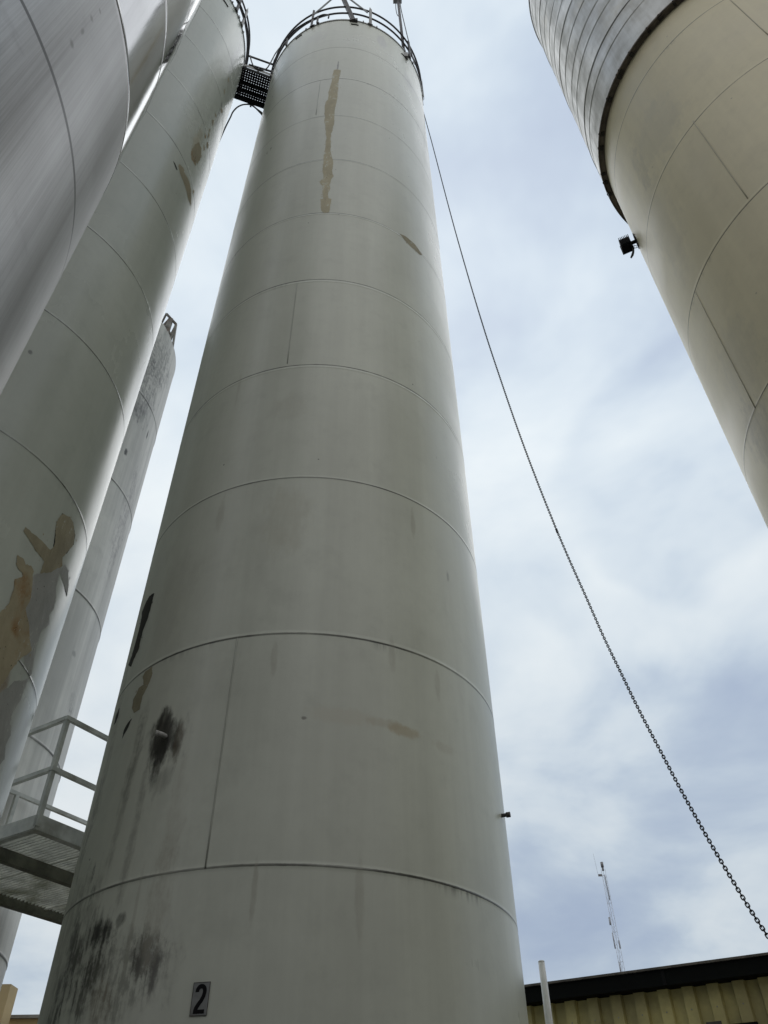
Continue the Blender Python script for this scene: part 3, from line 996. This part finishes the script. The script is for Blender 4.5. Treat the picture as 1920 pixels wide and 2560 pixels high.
mb = MB(); mb.lathe(wall_profile(SD.R, .25, D_TOP, D_RINGS, h=.006, w=.015), 192)
mb.build('wall', mat_D, siloD)
cz = 1.15
mb = MB(); mb.lathe([(SD.R, D_TOP), (SD.R + .005, D_TOP + .01), (SD.R * .97, D_TOP + .16), (SD.R * .45, D_TOP + cz), (SD.R * .44, D_TOP + cz + .05), (.02, D_TOP + cz + .06)], 96)
mb.build('cone_roof', mat_D, siloD)
b = MB(); b.lathe([(SD.R + .25, 0), (SD.R + .25, .22), (SD.R + .2, .25), (SD.R - .1, .25)], 96, smooth=False)
b.build('plinth', bpy.data.materials['concrete'], siloD)
# top frame: rectangular rail cage standing on the cone's shoulder
rust_grey = simple_mat('rusty_grey_angle', (.27, .255, .24), .7, .1, .3, 6, dirt=(.16, .10, .065))
hD = sqrt(144 - SD.R ** 2)
fr = MB()
def d_(px, py, h=None): return at_h(px, py, (h or 11.6)) - SD.c
P_ = lambda x, y: (340 + x * 120 / 1106, 760 + y * 240 / 2212)
pA = d_(*P_(925, 470)); pB = d_(*P_(700, 225)); pC = d_(*P_(815, 1190)); pD = d_(*P_(735, 985))
pE = d_(*P_(810, 715)); pF = d_(*P_(640, 490)); pG = d_(*P_(800, 350)); pH = d_(*P_(640, 860)); pI = d_(*P_(760, 1120))
fr.bar(pB, pA, .045, .045); fr.bar(pA, pC, .04, .05); fr.bar(pA, pD, .05, .04); fr.bar(pF, pE, .045, .045)
fr.bar(pG, pH, .12, .05); fr.bar(pE + Vector((.0, .02, 0)), pI, .04, .03)
back = Vector((-.55, .85, 0))
fr.bar(pB, pB + back * 1.2, .045, .045); fr.bar(pF, pF + back * 1.2, .045, .045); fr.bar(pG, pG + back * .6 + Vector((-.25, 0, -.12)), .09, .05)
fr.bar(pA, pA + back * 1.2, .045, .045); fr.bar(pE, pE + back * 1.2, .045, .045)
fr.bar(d_(*P_(690, 520)), d_(*P_(790, 560)), .07, .07)
fr.build('top_frame', rust_grey, siloD)

# ------------------------------------------------------------------ catwalk between the two tall silos
gap = Vector((SM.c.x - SB.c.x, SM.c.y - SB.c.y, 0)).normalized()
acr = Vector((-gap.y, gap.x, 0))
mid0 = SB.c + gap * (SB.R + .345)
e_near = 6.985 - mid0.dot(acr); e_far = 7.68 - mid0.dot(acr)
zc = Z(20.0)
cw = thing('catwalk', 'short black catwalk with a perforated deck high between the two tall silos', 'catwalk', (mid0.x, mid0.y, zc))
dk = MB()
cell = .056
nu = 22; nv = int((e_far - e_near) / cell)
joist_rows = (5, 8, 11)
for i in range(nu):
    for j in range(nv):
        cx = (i - nu / 2 + .5) * cell; cy = e_near + (j + .5) * cell
        p = gap * cx + acr * cy
        h = cell / 2
        out = []; inn = []
        for k in range(8):
            a = pi / 4 * k + pi / 8
            sgn = lambda v: max(-1, min(1, v * 1.4142))
            inn.append(dk.addv(p + gap * (.0078 * cos(a)) + acr * (.0078 * sin(a))))
        for k in range(8):
            a = pi / 4 * k + pi / 8
            cc, ss = cos(a), sin(a); mxx = max(abs(cc), abs(ss))
            q = 1 if mxx > .99 else 1
            out.append(dk.addv(p + gap * (h * cc / mxx) + acr * (h * ss / mxx)))
        for k in range(8):
            k2 = (k + 1) % 8
            dk.quad((inn[k2], inn[k], out[k], out[k2]))
        cs = [dk.addv(p + gap * (h * sx) + acr * (h * sy)) for sx, sy in ((1, 1), (-1, 1), (-1, -1), (1, -1))]
        for q_, (a_, b_) in enumerate(((0, 1), (2, 3), (4, 5), (6, 7))):
            dk.quad((out[a_], out[b_], cs[q_]))
dk.build('perforated_deck', black_plastic, cw)
jm = MB()
L2 = gap * .42
for r in joist_rows:
    c0 = acr * (e_near + (r + .5) * cell) - ez * .045
    jm.frame_box(c0, L2 * 1.1, acr * .025, ez * .035)
for e in (e_near - .015, e_near + nv * cell + .012):
    jm.frame_box(acr * e - ez * .02, L2 * 1.4, acr * .012, ez * .055)
jm.frame_box(acr * (e_near - .03) + ez * .12, L2 * .80, acr * .004, ez * .06, 1)
jm.build('deck_joists', [black_plastic, grey_steel], cw)
nrm = (acr.x, acr.y); dpl = 6.97
rm = MB()
a_ = on_plane(628, 142, nrm, dpl) - cw.location; b_ = on_plane(680, 160.5, nrm, dpl) - cw.location
ext = (b_ - a_) * .12
rm.bar(a_ - ext, b_ + ext, .035, .04)
rm.build('top_rail', dark_metal, cw)
rm = MB()
a_ = on_plane(628, 164, nrm, dpl) - cw.location; b_ = on_plane(677, 178, nrm, dpl) - cw.location
rm.bar(a_ - ext, b_ + ext, .035, .045)
a_ = on_plane(647.5, 171, nrm, dpl) - cw.location
rm.bar(a_, Vector((a_.x, a_.y, .02)), .03, .04)
rm.build('mid_rail', dark_metal, cw)
rm = MB()
for sx in (-.33, .33):      # the far rail, mostly behind
    rm.bar(gap * sx + acr * (e_far + .01), gap * sx + acr * (e_far + .01) + ez * 1.0, .04, .04)
rm.bar(gap * -.36 + acr * (e_far + .01) + ez * 1.0, gap * .36 + acr * (e_far + .01) + ez * 1.0, .035, .04)
rm.build('far_rail', dark_metal, cw)

# hoses
def smooth_path(pts, n=6):
    pts = [Vector(p) for p in pts]
    out = []
    for i in range(len(pts) - 1):
        p0 = pts[max(i - 1, 0)]; p1 = pts[i]; p2 = pts[i + 1]; p3 = pts[min(i + 2, len(pts) - 1)]
        for k in range(n):
            t = k / n
            out.append(.5 * ((2 * p1) + (p2 - p0) * t + (2 * p0 - 5 * p1 + 4 * p2 - p3) * t * t + (3 * p1 - p0 - 3 * p2 + p3) * t ** 3))
    out.append(pts[-1])
    return out


hz = lambda x, y, z: at_z(560 + x * 160 / 1659, 120 + y * 180 / 1866, z)
h = MB()
h.tube(smooth_path([hz(-160, 2500, 18.2), hz(-20, 2180, 18.6), hz(70, 1985, 18.9), hz(165, 1800, 19.25), hz(230, 1660, 19.5), hz(340, 1540, 19.7), hz(470, 1475, 19.82), hz(600, 1460, 19.88), hz(700, 1478, 19.88), hz(800, 1540, 19.75), hz(900, 1640, 19.5), hz(985, 1730, 19.3), hz(1040, 1820, 19.1)]), .017, 8)
h.tube(smooth_path([hz(600, 1455, 19.93), hz(720, 1470, 19.9), hz(820, 1560, 19.75), hz(970, 1670, 19.42), hz(1050, 1760, 19.2)]), .017, 8)
h.frame_box(hz(695, 1490, 19.9), gap * .02, acr * .03, ez * .03)
tag(h.build('hose', black_rubber), 'black hose arching under the perforated catwalk between the silos', 'hose')
h = MB()
pl = lambda x, y: on_plane(560 + x * 160 / 1659, 120 + y * 180 / 1866, nrm, dpl - .03)
pts = [pl(1600, -150), pl(1440, 0), pl(1330, 150), pl(1265, 270), pl(1190, 410), pl(1100, 535), pl(980, 575), pl(860, 545), pl(770, 475), pl(710, 340), pl(680, 200)]
h.tube(smooth_path(pts), .015, 8)
tag(h.build('power_cable', black_rubber), 'black cable sagging along the catwalk rail between the two tall silos', 'cable')
h = MB()
cb = []
for i in range(16):
    a = radians(20 + i * 6.6)
    cb.append(SB.c + SB.loc(a, B_RIM + .42 + .015 * sin(i * 1.7), .045))
cb.append(SB.c + SB.loc(radians(124), B_RIM + .15, .05)); cb.append(SB.c + SB.loc(radians(126), B_RIM - .2, .05))
h.tube(smooth_path(cb, 3), .024, 8)
tag(h.build('power_cable', black_rubber), 'thick black cable tied along the rail of the grey-green silo', 'cable')
h = MB()
cb = [SM.c + SM.loc(radians(a), M_RIM + z, .04) for a, z in ((-66, .62), (-52, .60), (-44, .50), (-36, .52), (-28, .45), (-22, .42), (-15, .46), (-12, .42), (-9.5, .30), (-9.5, .10))]
h.tube(smooth_path(cb), .018, 8)
for a in (-44, -17.5):
    h.frame_box(SM.c + SM.loc(radians(a), M_RIM + .24, .03), (.02, 0, 0), (0, .02, 0), (0, 0, .24))
tag(h.build('power_cable', black_rubber), 'black cable clipped to the rail on top of the middle silo', 'cable')

# davit on top of the middle silo
phd = SM.hit(884, 52)[0]
dbase = SM.c + SM.loc(phd, M_RIM - .1, .02)
dv = thing('davit', 'steel davit mast with two braces on the front rim of the middle silo', 'davit', dbase)
apex = at_z(850, -22, 22.5)
s_ = MB()
dir_ = (apex - dbase).normalized()
s_.bar(dbase, apex + dir_ * .25, .085, .085); s_.frame_box(dbase + ez * .05, (.09, 0, 0), (0, .03, 0), (0, 0, .06))
for v in s_.v[:]: pass
mo = s_.build('mast', dark_metal, dv); mo.location = -dbase
s_ = MB()
for px, py in ((787, 42), (917, 37)):
    ph, z = SM.hit(px, py)
    q0 = SM.c + SM.loc(ph, z, .05)
    s_.bar(q0, apex - dir_ * .05, .035, .02)
bo = s_.build('brace', grey_steel, dv); bo.location = -dbase

# pole light on the middle silo's rail
lp0 = at_h(1012, 150, 6.12)
lp1 = at_h(996, 10, 6.12)
pl_ = thing('pole_light', 'area light on a dark pole clamped to the rail on top of the middle silo', 'light', lp0)
s_ = MB(); up_ = (lp1 - lp0)
s_.tube([(0, 0, -.25), up_ * .5, up_ * 1.06], .035, 8)
s_.build('pole', dark_metal, pl_)
s_ = MB()
s_.frame_box(up_ * .03 + Vector((.02, -.02, .05)), (.06, 0, 0), (0, .05, 0), (0, 0, .12)); s_.frame_box(up_ * .03 + Vector((-.02, -.05, .15)), (.05, 0, 0), (0, .006, 0), (0, 0, .09))
s_.build('clamp', grey_steel, pl_)
s_ = MB()
hc = at_h(993, -14, 6.1) - lp0
s_.frame_box(hc, (.115, 0, 0), (0, .13, 0), (0, 0, .36))
s_.build('lamp_head', grey_steel, pl_)
s_ = MB()
s_.tube(smooth_path([up_ * 1.0 + Vector((-.07, 0, .02)), up_ * .9 + Vector((-.08, 0, 0)), up_ * .78 + Vector((-.06, 0, 0)), up_ * .74]), .01, 6)
s_.tube(smooth_path([up_ * 1.15 + Vector((.12, 0, 0)), up_ * .98 + Vector((.05, 0, 0)), up_ * .5 + Vector((.11, 0, 0)), Vector((.19, 0, .1)), Vector((.22, 0, -.3))]), .012, 6)
s_.build('lead', black_rubber, pl_)

# ------------------------------------------------------------------ chain
CH = [(11, 57), (60, 235), (150, 580), (238, 893), (325, 1182), (400, 1410), (490, 1672), (590, 1940), (690, 2190)]
chain_px = [(1050 + x * 400 / 804, 240 + y * 400 / 804) for x, y in CH]
chain_px += [(1300 + x * 400 / 1341, 1240 + y * 400 / 1341) for x, y in ((300, 270), (420, 550), (560, 860), (700, 1180), (850, 1490), (1000, 1800), (1200, 2180))]
chain_px += [(1600 + x * 320 / 1416, 1900 + y * 320 / 1416) for x, y in ((430, 290), (620, 635), (820, 990), (1010, 1310), (1210, 1640), (1400, 1930))]
a0 = radians(8.43); A0 = Vector((sin(a0), cos(a0))) * 7.06
vl = ray(*chain_px[-1]); al = atan2(vl.x, vl.y); A1 = Vector((sin(al), cos(al))) * 4.0
nn_ = Vector((-(A1 - A0).y, (A1 - A0).x))
cp = [on_plane(px, py, nn_, nn_.dot(A0)) for px, py in chain_px]
top_pt = SM.c + SM.loc(SM.hit(1056, 240)[0], M_RIM + .1, .04)
cp = [cp[0] + Vector((0, 0, .55))] + cp
last = cp[-1] - cp[-3]
for k in range(1, 6):       # on down to the yard
    p = cp[-1] + Vector((last.x, last.y, 0)) * .75 + Vector((0, 0, last.z * .62))
    if p.z < .05:
        p.z = .03
    cp.append(p)
path = smooth_path(cp, 24)
# light smoothing
for _ in range(60):
    path = [path[0]] + [(path[i - 1] + path[i] * 2 + path[i + 1]) / 4 for i in range(1, len(path) - 1)] + [path[-1]]
PITCH_L = .0205
links = []
acc = 0.0; need = 0.0
for i in range(len(path) - 1):
    a, b = path[i], path[i + 1]
    L = (b - a).length
    while need <= acc + L:
        links.append((a.lerp(b, (need - acc) / L), (b - a).normalized()))
        need += PITCH_L
    acc += L
def link_mesh(mb, c, d, side, seg=6, n=14, r=.0029, hw=.0071, hl=.0095):
    up = d.cross(side)
    pts = []
    for k in range(n):
        t = 2 * pi * k / n
        cx = cos(t); sx = sin(t)
        pts.append(c + d * (hl * (1 if cx > 0.02 else -1 if cx < -.02 else 0) * .55 + hl * .45 * cx + .0035 * cx) + side * hw * sx)
    mb.tube(pts, r, seg, 0, closed=True)
chain_mat = simple_mat('dark_chain_steel', (.012, .011, .011), .6, .2, .4, 60, spec=.25)
chain = thing('chain', 'long dark steel chain sagging from the middle silo top down to the right', 'chain', links[-1][0])
order = sorted(range(len(links)), key=lambda i: (links[i][0] - Vector((0, 0, EYE))).length)
def in_view(p):
    q = p - Vector((0, 0, EYE)); dpt = q.dot(FWD)
    x = 960 + F_PX * q.dot(RIGHT) / dpt; y = 1280 - F_PX * q.dot(UP) / dpt
    return -5 < x < 1925 and -5 < y < 2565
near = [i for i in order if in_view(links[i][0])][:100]
near_s = set(near)
lm = MB(); link_mesh(lm, Vector((0, 0, 0)), Vector((0, 0, 1)), Vector((1, 0, 0)), 8, 20)
proto = None
hs = (A1 - A0).normalized(); side0 = Vector((-hs.y, hs.x, 0))      # plane normal
rest = MB()
p_, d_n = links[near[60]]
v_ = (Vector((0, 0, EYE)) - p_); v_ = (v_ - d_n * v_.dot(d_n)).normalized()
f_ = d_n.cross(v_)
s1 = (side0 - d_n * side0.dot(d_n)).normalized(); s2 = d_n.cross(s1)
TW = atan2(f_.dot(s2), f_.dot(s1))
for i, (p, d) in enumerate(links):
    tw = TW + radians(90 * (i % 2))
    s1 = (side0 - d * side0.dot(d)).normalized(); s2 = d.cross(s1)
    side = s1 * cos(tw) + s2 * sin(tw)
    if i in near_s:
        if proto is None:
            proto = lm.build('chain_link', chain_mat, chain); o = proto
        else:
            o = proto.copy(); COL.objects.link(o); o.parent = chain
        m3 = Matrix((side, d.cross(side), d)).transposed()
        o.matrix_local = Matrix.Translation(p - chain.location) @ m3.to_4x4()
    else:
        link_mesh(rest, p - chain.location, d, side, 5, 10)
ro = rest.build('chain_link', chain_mat, chain)
ro['kind'] = 'stuff'
ro['label'] = 'farther links of the chain'

# ------------------------------------------------------------------ access platform lower left
P0 = at_z(170, 1791, 4.2); P0.z = 0
U = Vector((.53, .848, 0)).normalized(); Nv = Vector((-U.y, U.x, 0))
zt, zb = Z(3.14), Z(3.0)
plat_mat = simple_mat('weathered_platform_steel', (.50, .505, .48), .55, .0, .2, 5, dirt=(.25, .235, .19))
moss_mat = simple_mat('mossy_platform_steel', (.13, .13, .10), .8, 0, .4, 5, dirt=(.05, .055, .025))
pf = thing('access_platform', 'grey steel platform with mesh floor and railings between the silos at lower left', 'platform', (P0.x, P0.y, 0))
W, Lp = 2.06, 3.4
fa = MB()
fa.frame_box(U * Lp / 2 + ez * (zt + zb) / 2, U * Lp / 2, Nv * .006, ez * .07)
fa.frame_box(Nv * (W / 2 + .006) - U * .006 + ez * (zt + zb) / 2, Nv * W / 2, U * .006, ez * .07)
fa.frame_box(U * Lp / 2 + Nv * .04 + ez * (zb - .004), U * Lp / 2, Nv * .045, ez * .004)
fa.frame_box(Nv * W / 2 + U * .03 + ez * (zb - .0045), Nv * (W / 2 - .09), U * .03, ez * .0035)
fa.build('edge_channel', plat_mat, pf)
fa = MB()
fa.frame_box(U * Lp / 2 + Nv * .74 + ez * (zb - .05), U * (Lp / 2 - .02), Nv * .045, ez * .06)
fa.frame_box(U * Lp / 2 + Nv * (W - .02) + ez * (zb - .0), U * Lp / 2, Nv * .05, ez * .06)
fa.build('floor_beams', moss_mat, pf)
gr = MB()
x = .07
while x < Lp - .05:
    gr.frame_box(U * x + Nv * (W / 2) + ez * (zb + .040 + random.uniform(-.002, .002)), U * .006, Nv * (W / 2 - .06), ez * .0145)
    x += .052
for x in (.78, 1.78, 2.78):
    gr.frame_box(U * x + Nv * (W / 2) + ez * (zb + .02), U * .012, Nv * (W / 2 - .06), ez * .007)
y = .10
while y < W - .1:
    gr.frame_box(U * Lp / 2 + Nv * y + ez * (zb + .053), U * (Lp / 2 - .05), Nv * .006, ez * .005)
    y += .055
gmat = simple_mat('grating_steel', (.72, .72, .67), .7, 0, .2, 5, dirt=(.26, .26, .17))
gr.build('floor_grating', gmat, pf)
rl = MB()
zr, zm = Z(4.2), Z(3.63)
for z_ in (zr - .02, zm - .02):
    rl.bar(ez * z_ - U * .02, ez * z_ + U * Lp, .045, .045, side=Nv)
    rl.bar(ez * z_ + Nv * .0226, ez * z_ + Nv * W, .045, .045, side=U)
bo_ = Nv * (W - .02)
rl.bar(bo_ - U * .02 + ez * (zr - .02), bo_ + U * Lp + ez * (zr - .02), .045, .045, side=Nv)
rl.bar(bo_ - U * .02 + ez * (zm - .02), bo_ + U * .9 + ez * (zm - .02), .03, .03, side=Nv)
rails = rl.build('railing', plat_mat, pf)
pb = at_z(43, 1982, 4.2); kk = (Vector((pb.x, pb.y, 0)) - P0).dot(U)
for base_ in (U * .012 + Nv * .012, U * 1.6 + Nv * .012, U * 3.3 + Nv * .012, Nv * (W - .02) + U * kk, Nv * (W - .02) + U * (kk + 1.9)):
    p_ = MB(); p_.frame_box(base_ + ez * (zb + zr) / 2, U * .024, Nv * .024, ez * (zr - zb - .05) / 2)
    p_.build('rail_post', plat_mat, rails)
for base_ in (U * 2.6 + Nv * .1, U * 2.6 + Nv * 1.9, U * 3.3 + Nv * .1, U * 3.3 + Nv * 1.9):
    p_ = MB(); p_.frame_box(base_ + ez * (zb - .06) / 2, U * .05, Nv * .05, ez * (zb - .06) / 2)
    p_.build('support_leg', plat_mat, pf)

# ------------------------------------------------------------------ warehouse lower right
Ea = at_h(1317, 2468, 12.15); Eb = at_h(1920, 2388, 11.5)
wd_ = Vector((Eb.x - Ea.x, Eb.y - Ea.y, 0)).normalized()
wn = Vector((wd_.y, -wd_.x, 0))      # towards the camera
if wn.y > 0: wn = -wn
z_roof = Z(2.497)
Ea2 = Vector((Ea.x, Ea.y, 0)) - wd_ * 4.0
Lw = 13.0
wh = thing('warehouse', 'low building with olive ribbed metal walls and a black roof edge at lower right', 'building', (Ea2.x, Ea2.y, 0))
olive = simple_mat('olive_ribbed_sheet', (.53, .465, .205), .55, 0, .15, 3, dirt=(.30, .26, .13))
roof_blk = simple_mat('black_roof_trim', (.006, .007, .007), .8, 0, .3, 5, spec=.1)
roof_edge = simple_mat('worn_roof_edge', (.10, .09, .08), .8, 0, .5, 8)
OV = .28        # overhang
wm = MB()
pitch = .305
n = int(Lw / pitch)
prof = [(0, 0), (.135, 0), (.150, .07), (.285, .07), (.305, 0)]
pts = []
for i in range(n):
    for a_, b_ in prof[:-1]:
        pts.append((i * pitch + a_, b_))
pts.append((n * pitch, 0))
# the door opening is left out of the wall below the head
hd_r = at_h(1873, 2543, 11.55); xr = (Vector((hd_r.x, hd_r.y, 0)) - Ea2).dot(wd_)
xr = round(xr / pitch) * pitch - .02
xl = xr - 3.0
z_head = hd_r.z - .02
o_ = -wn * OV
for (x0, d0), (x1, d1) in zip(pts[:-1], pts[1:]):
    lo = z_head if (x0 >= xl - .01 and x1 <= xr + .03) else 0.0
    q = [wm.addv(o_ + wd_ * x0 + wn * d0 + ez * lo), wm.addv(o_ + wd_ * x1 + wn * d1 + ez * lo), wm.addv(o_ + wd_ * x1 + wn * d1 + ez * (z_roof - .12)), wm.addv(o_ + wd_ * x0 + wn * d0 + ez * (z_roof - .12))]
    wm.quad(q)
wm.frame_box(o_ - wn * 4.06 + wd_ * n * pitch / 2 + ez * (z_roof - .13) / 2, wd_ * n * pitch / 2, wn * 4.0, ez * ((z_roof - .13) / 2 - .05))
wm.build('wall', olive, wh)
rf = MB()
rf.frame_box(wd_ * Lw / 2 - wn * .015 + ez * (z_roof - .09), wd_ * (Lw / 2 + .2), wn * .015, ez * .088)
rf.frame_box(wd_ * Lw / 2 - wn * (OV / 2 + .03) + ez * (z_roof - .165), wd_ * (Lw / 2 + .2), wn * (OV / 2), ez * .008)
rf.build('fascia', roof_blk, wh)
rf = MB()
for k in range(5):
    rf.frame_box(wd_ * (-.2 + (k + .5) * 2.68) + wn * .006 + ez * (z_roof + .012), wd_ * 1.337, wn * .03, ez * .013)
rf.frame_box(wd_ * Lw / 2 - wn * 4.2 + ez * (z_roof + .01), wd_ * (Lw / 2 + .2), wn * 4.17, ez * .009)
rf.build('roof', roof_edge, wh)
fx = MB()
for i in range(n):
    for dz_ in (.42, .95):
        fx.frame_box(o_ + wd_ * (i * pitch + .216) + wn * .073 + ez * (z_roof - dz_), wd_ * .007, wn * .004, ez * .007)
fx.build('fixings', grey_steel, wh)['kind'] = 'stuff'
gu = MB()
for k in range(6):
    gu.frame_box(wd_ * (k * 2.6 + .6) + wn * .003 + ez * (z_roof - .09), wd_ * .02, wn * .004, ez * .084)
gu.build('fascia_joint', black_plastic, wh)['kind'] = 'stuff'
df = MB()
df.frame_box(o_ + wd_ * (xl + xr) / 2 + wn * .05 + ez * (z_head - .06), wd_ * ((xr - xl) / 2 + .03), wn * .05, ez * .06)
for xx in (xl, xr):
    df.frame_box(o_ + wd_ * xx + wn * .05 + ez * (z_head - .12) / 2, wd_ * .05, wn * .05, ez * (z_head - .12) / 2)
do = df.build('door_frame', roof_blk, wh)
dp = MB()
dp.frame_box(o_ + wd_ * (xl + xr) / 2 + wn * .004 + ez * (z_head - .12) / 2, wd_ * ((xr - xl) / 2 - .05), wn * .012, ez * (z_head - .13) / 2)
dp.build('door_panel', simple_mat('dark_door_panel', (.03, .035, .05), .4, 0, .2, 3), wh)
mm = MB(); mm.frame_box(o_ + wd_ * (xr - .46) + wn * .05 + ez * (z_head + .025), wd_ * .09, wn * .03, ez * .022)
mm.build('door_stop', roof_edge, wh)

# ------------------------------------------------------------------ white pipe post in front of the warehouse
tp = at_h(1353, 2402, 9.0); bt = at_h(1371, 2560, 9.0)
pp = MB()
pp.tube([(tp.x, tp.y, 0), (tp.x, tp.y, tp.z - .55), (tp.x, tp.y, tp.z - .012)], [.042, .037, .032], 20)
pp.tube([(tp.x, tp.y, tp.z - .012), (tp.x, tp.y, tp.z)], [.033, .028], 20)
for v in range(len(pp.v)): pp.v[v] = (pp.v[v][0] - tp.x, pp.v[v][1] - tp.y, pp.v[v][2])
tag(pp.build('pipe_post', white_paint, None, (tp.x, tp.y, 0)), 'slim white pipe post standing in front of the olive warehouse', 'post')

# ------------------------------------------------------------------ lattice mast far away
mt = at_h(1504, 2156, 100.0)
mast = thing('lattice_mast', 'thin grey lattice radio mast far behind the olive warehouse roof', 'mast', (mt.x, mt.y, 0))
mast_mat = simple_mat('galvanised_lattice', (.46, .48, .52), .6, .2, .2, 1)
H = mt.z
lg = MB()
def corner(k, z):
    a = radians(200 + 120 * k); r = (.36 - .10 * z / H)
    return Vector((r * cos(a), r * sin(a), z))
for k in range(3):
    lg.tube([corner(k, 0), corner(k, H * .5), corner(k, H - .8)], .021, 6)
z_ = 0.0
i = 0
while z_ < H - 1.6:
    for k in range(3):
        lg.tube([corner(k, z_), corner((k + 1) % 3, z_ + .75)], .011, 4, cap=False)
        lg.tube([corner((k + 1) % 3, z_ + .75), corner(k, z_ + 1.5)], .011, 4, cap=False)
        if i % 2 == 0:
            lg.tube([corner(k, z_), corner((k + 1) % 3, z_)], .013, 4, cap=False)
    z_ += 1.5; i += 1
lg.build('lattice', mast_mat, mast)
hd = MB()
hd.tube([(0, 0, H - .95), (0, 0, H - .6)], .12, 10)
hd.tube([(0, 0, H - .55), (0, 0, H + .02)], .17, 12)
hd.frame_box((-.45, 0, H - 1.45), (.22, 0, 0), (0, .1, 0), (0, 0, .1))
hd.tube([(-.7, 0, H - 1.3), (-.8, 0, H + 1.0)], .012, 5)
hd.tube([(-.02, .0, H - 1.5), (-.7, 0, H - 1.35)], .02, 5)
hd.build('antenna_head', simple_mat('antenna_grey', (.20, .20, .21), .6, 0, .3, 3), mast)
an = MB()
an.tube([(-.35, 0, H - 6.8), (-.35, 0, H - 6.0)], .1, 8)
an.build('side_antenna', bpy.data.materials['antenna_grey_light'] if 'antenna_grey_light' in bpy.data.materials else simple_mat('antenna_grey_light', (.34, .36, .40), .6, 0, .3, 3), mast)
an = MB()
an.tube([(-.3, 0, H - 9.2), (-.3, 0, H - 7.6)], .08, 8)
an.build('side_antenna', bpy.data.materials['antenna_grey_light'], mast)
for p0_, p1_, r_ in (((.25, 0, H - 9.2), (.25, 0, H - 8.4), .09), ((.12, 0, H - 4.2), (.08, 0, H - 1.4), .06), ((-.2, -.1, H - 11.6), (-.2, -.1, H - 10.6), .07)):
    an = MB(); an.tube([p0_, p1_], r_, 8)
    an.build('side_antenna', bpy.data.materials['antenna_grey_light'], mast)

# ------------------------------------------------------------------ beige building low at far left
q0 = at_h(28, 2460, 14.6); q1 = at_h(75, 2560, 16.5)
cream = simple_mat('cream_render', (.52, .40, .22), .8, 0, .10, 2, dirt=(.42, .33, .19))
hb = thing('office_building', 'low cream rendered building with a raised corner pier at the far lower left', 'building', (q0.x, q0.y, 0))
s_ = MB()
s_.frame_box(Vector((-.16, .15, q0.z / 2)), (.16, 0, 0), (0, .15, 0), (0, 0, q0.z / 2))
s_.build('corner_pier', cream, hb)
zl = at_h(40, 2548, 15.2).z
s_ = MB()
s_.frame_box((-1.6, 2.6, zl / 2), (4.0, 0, 0), (0, 2.0, 0), (0, 0, zl / 2))
s_.build('wall', cream, hb)
s_ = MB()
s_.frame_box((-1.6, 2.6, zl + .02), (4.06, 0, 0), (0, 2.06, 0), (0, 0, .022))
s_.build('roof_edge', grey_steel, hb)

# ------------------------------------------------------------------ building added behind the viewer to block rear sky light (seen only in the shiny silo and as shade)
pb_ = thing('added_shade_building', 'large grey ribbed building added out of view behind the viewer to shade the silos', 'building', (2.0, -9.5, 0))
s_ = MB()
n = 90
for i in range(n):
    x0 = -18 + i * .4
    for (a_, da), (b_, db) in zip(((0, 0), (.2, 0), (.24, .04), (.36, .04)), ((.2, 0), (.24, .04), (.36, .04), (.4, 0))):
        q = [s_.addv((x0 + a_, da, 0)), s_.addv((x0 + b_, db, 0)), s_.addv((x0 + b_, db, 9.5)), s_.addv((x0 + a_, da, 9.5))]
        s_.quad(q[::-1])
s_.frame_box((0, -8.02, 4.74), (18, 0, 0), (0, 8, 0), (0, 0, 4.74))
s_.build('wall', simple_mat('grey_ribbed_sheet', (.16, .16, .15), .5, .1, .2, 1), pb_)
s_ = MB(); s_.frame_box((0, -7.9, 9.6), (18.2, 0, 0), (0, 8.2, 0), (0, 0, .1)); s_.build('roof', grey_steel, pb_)
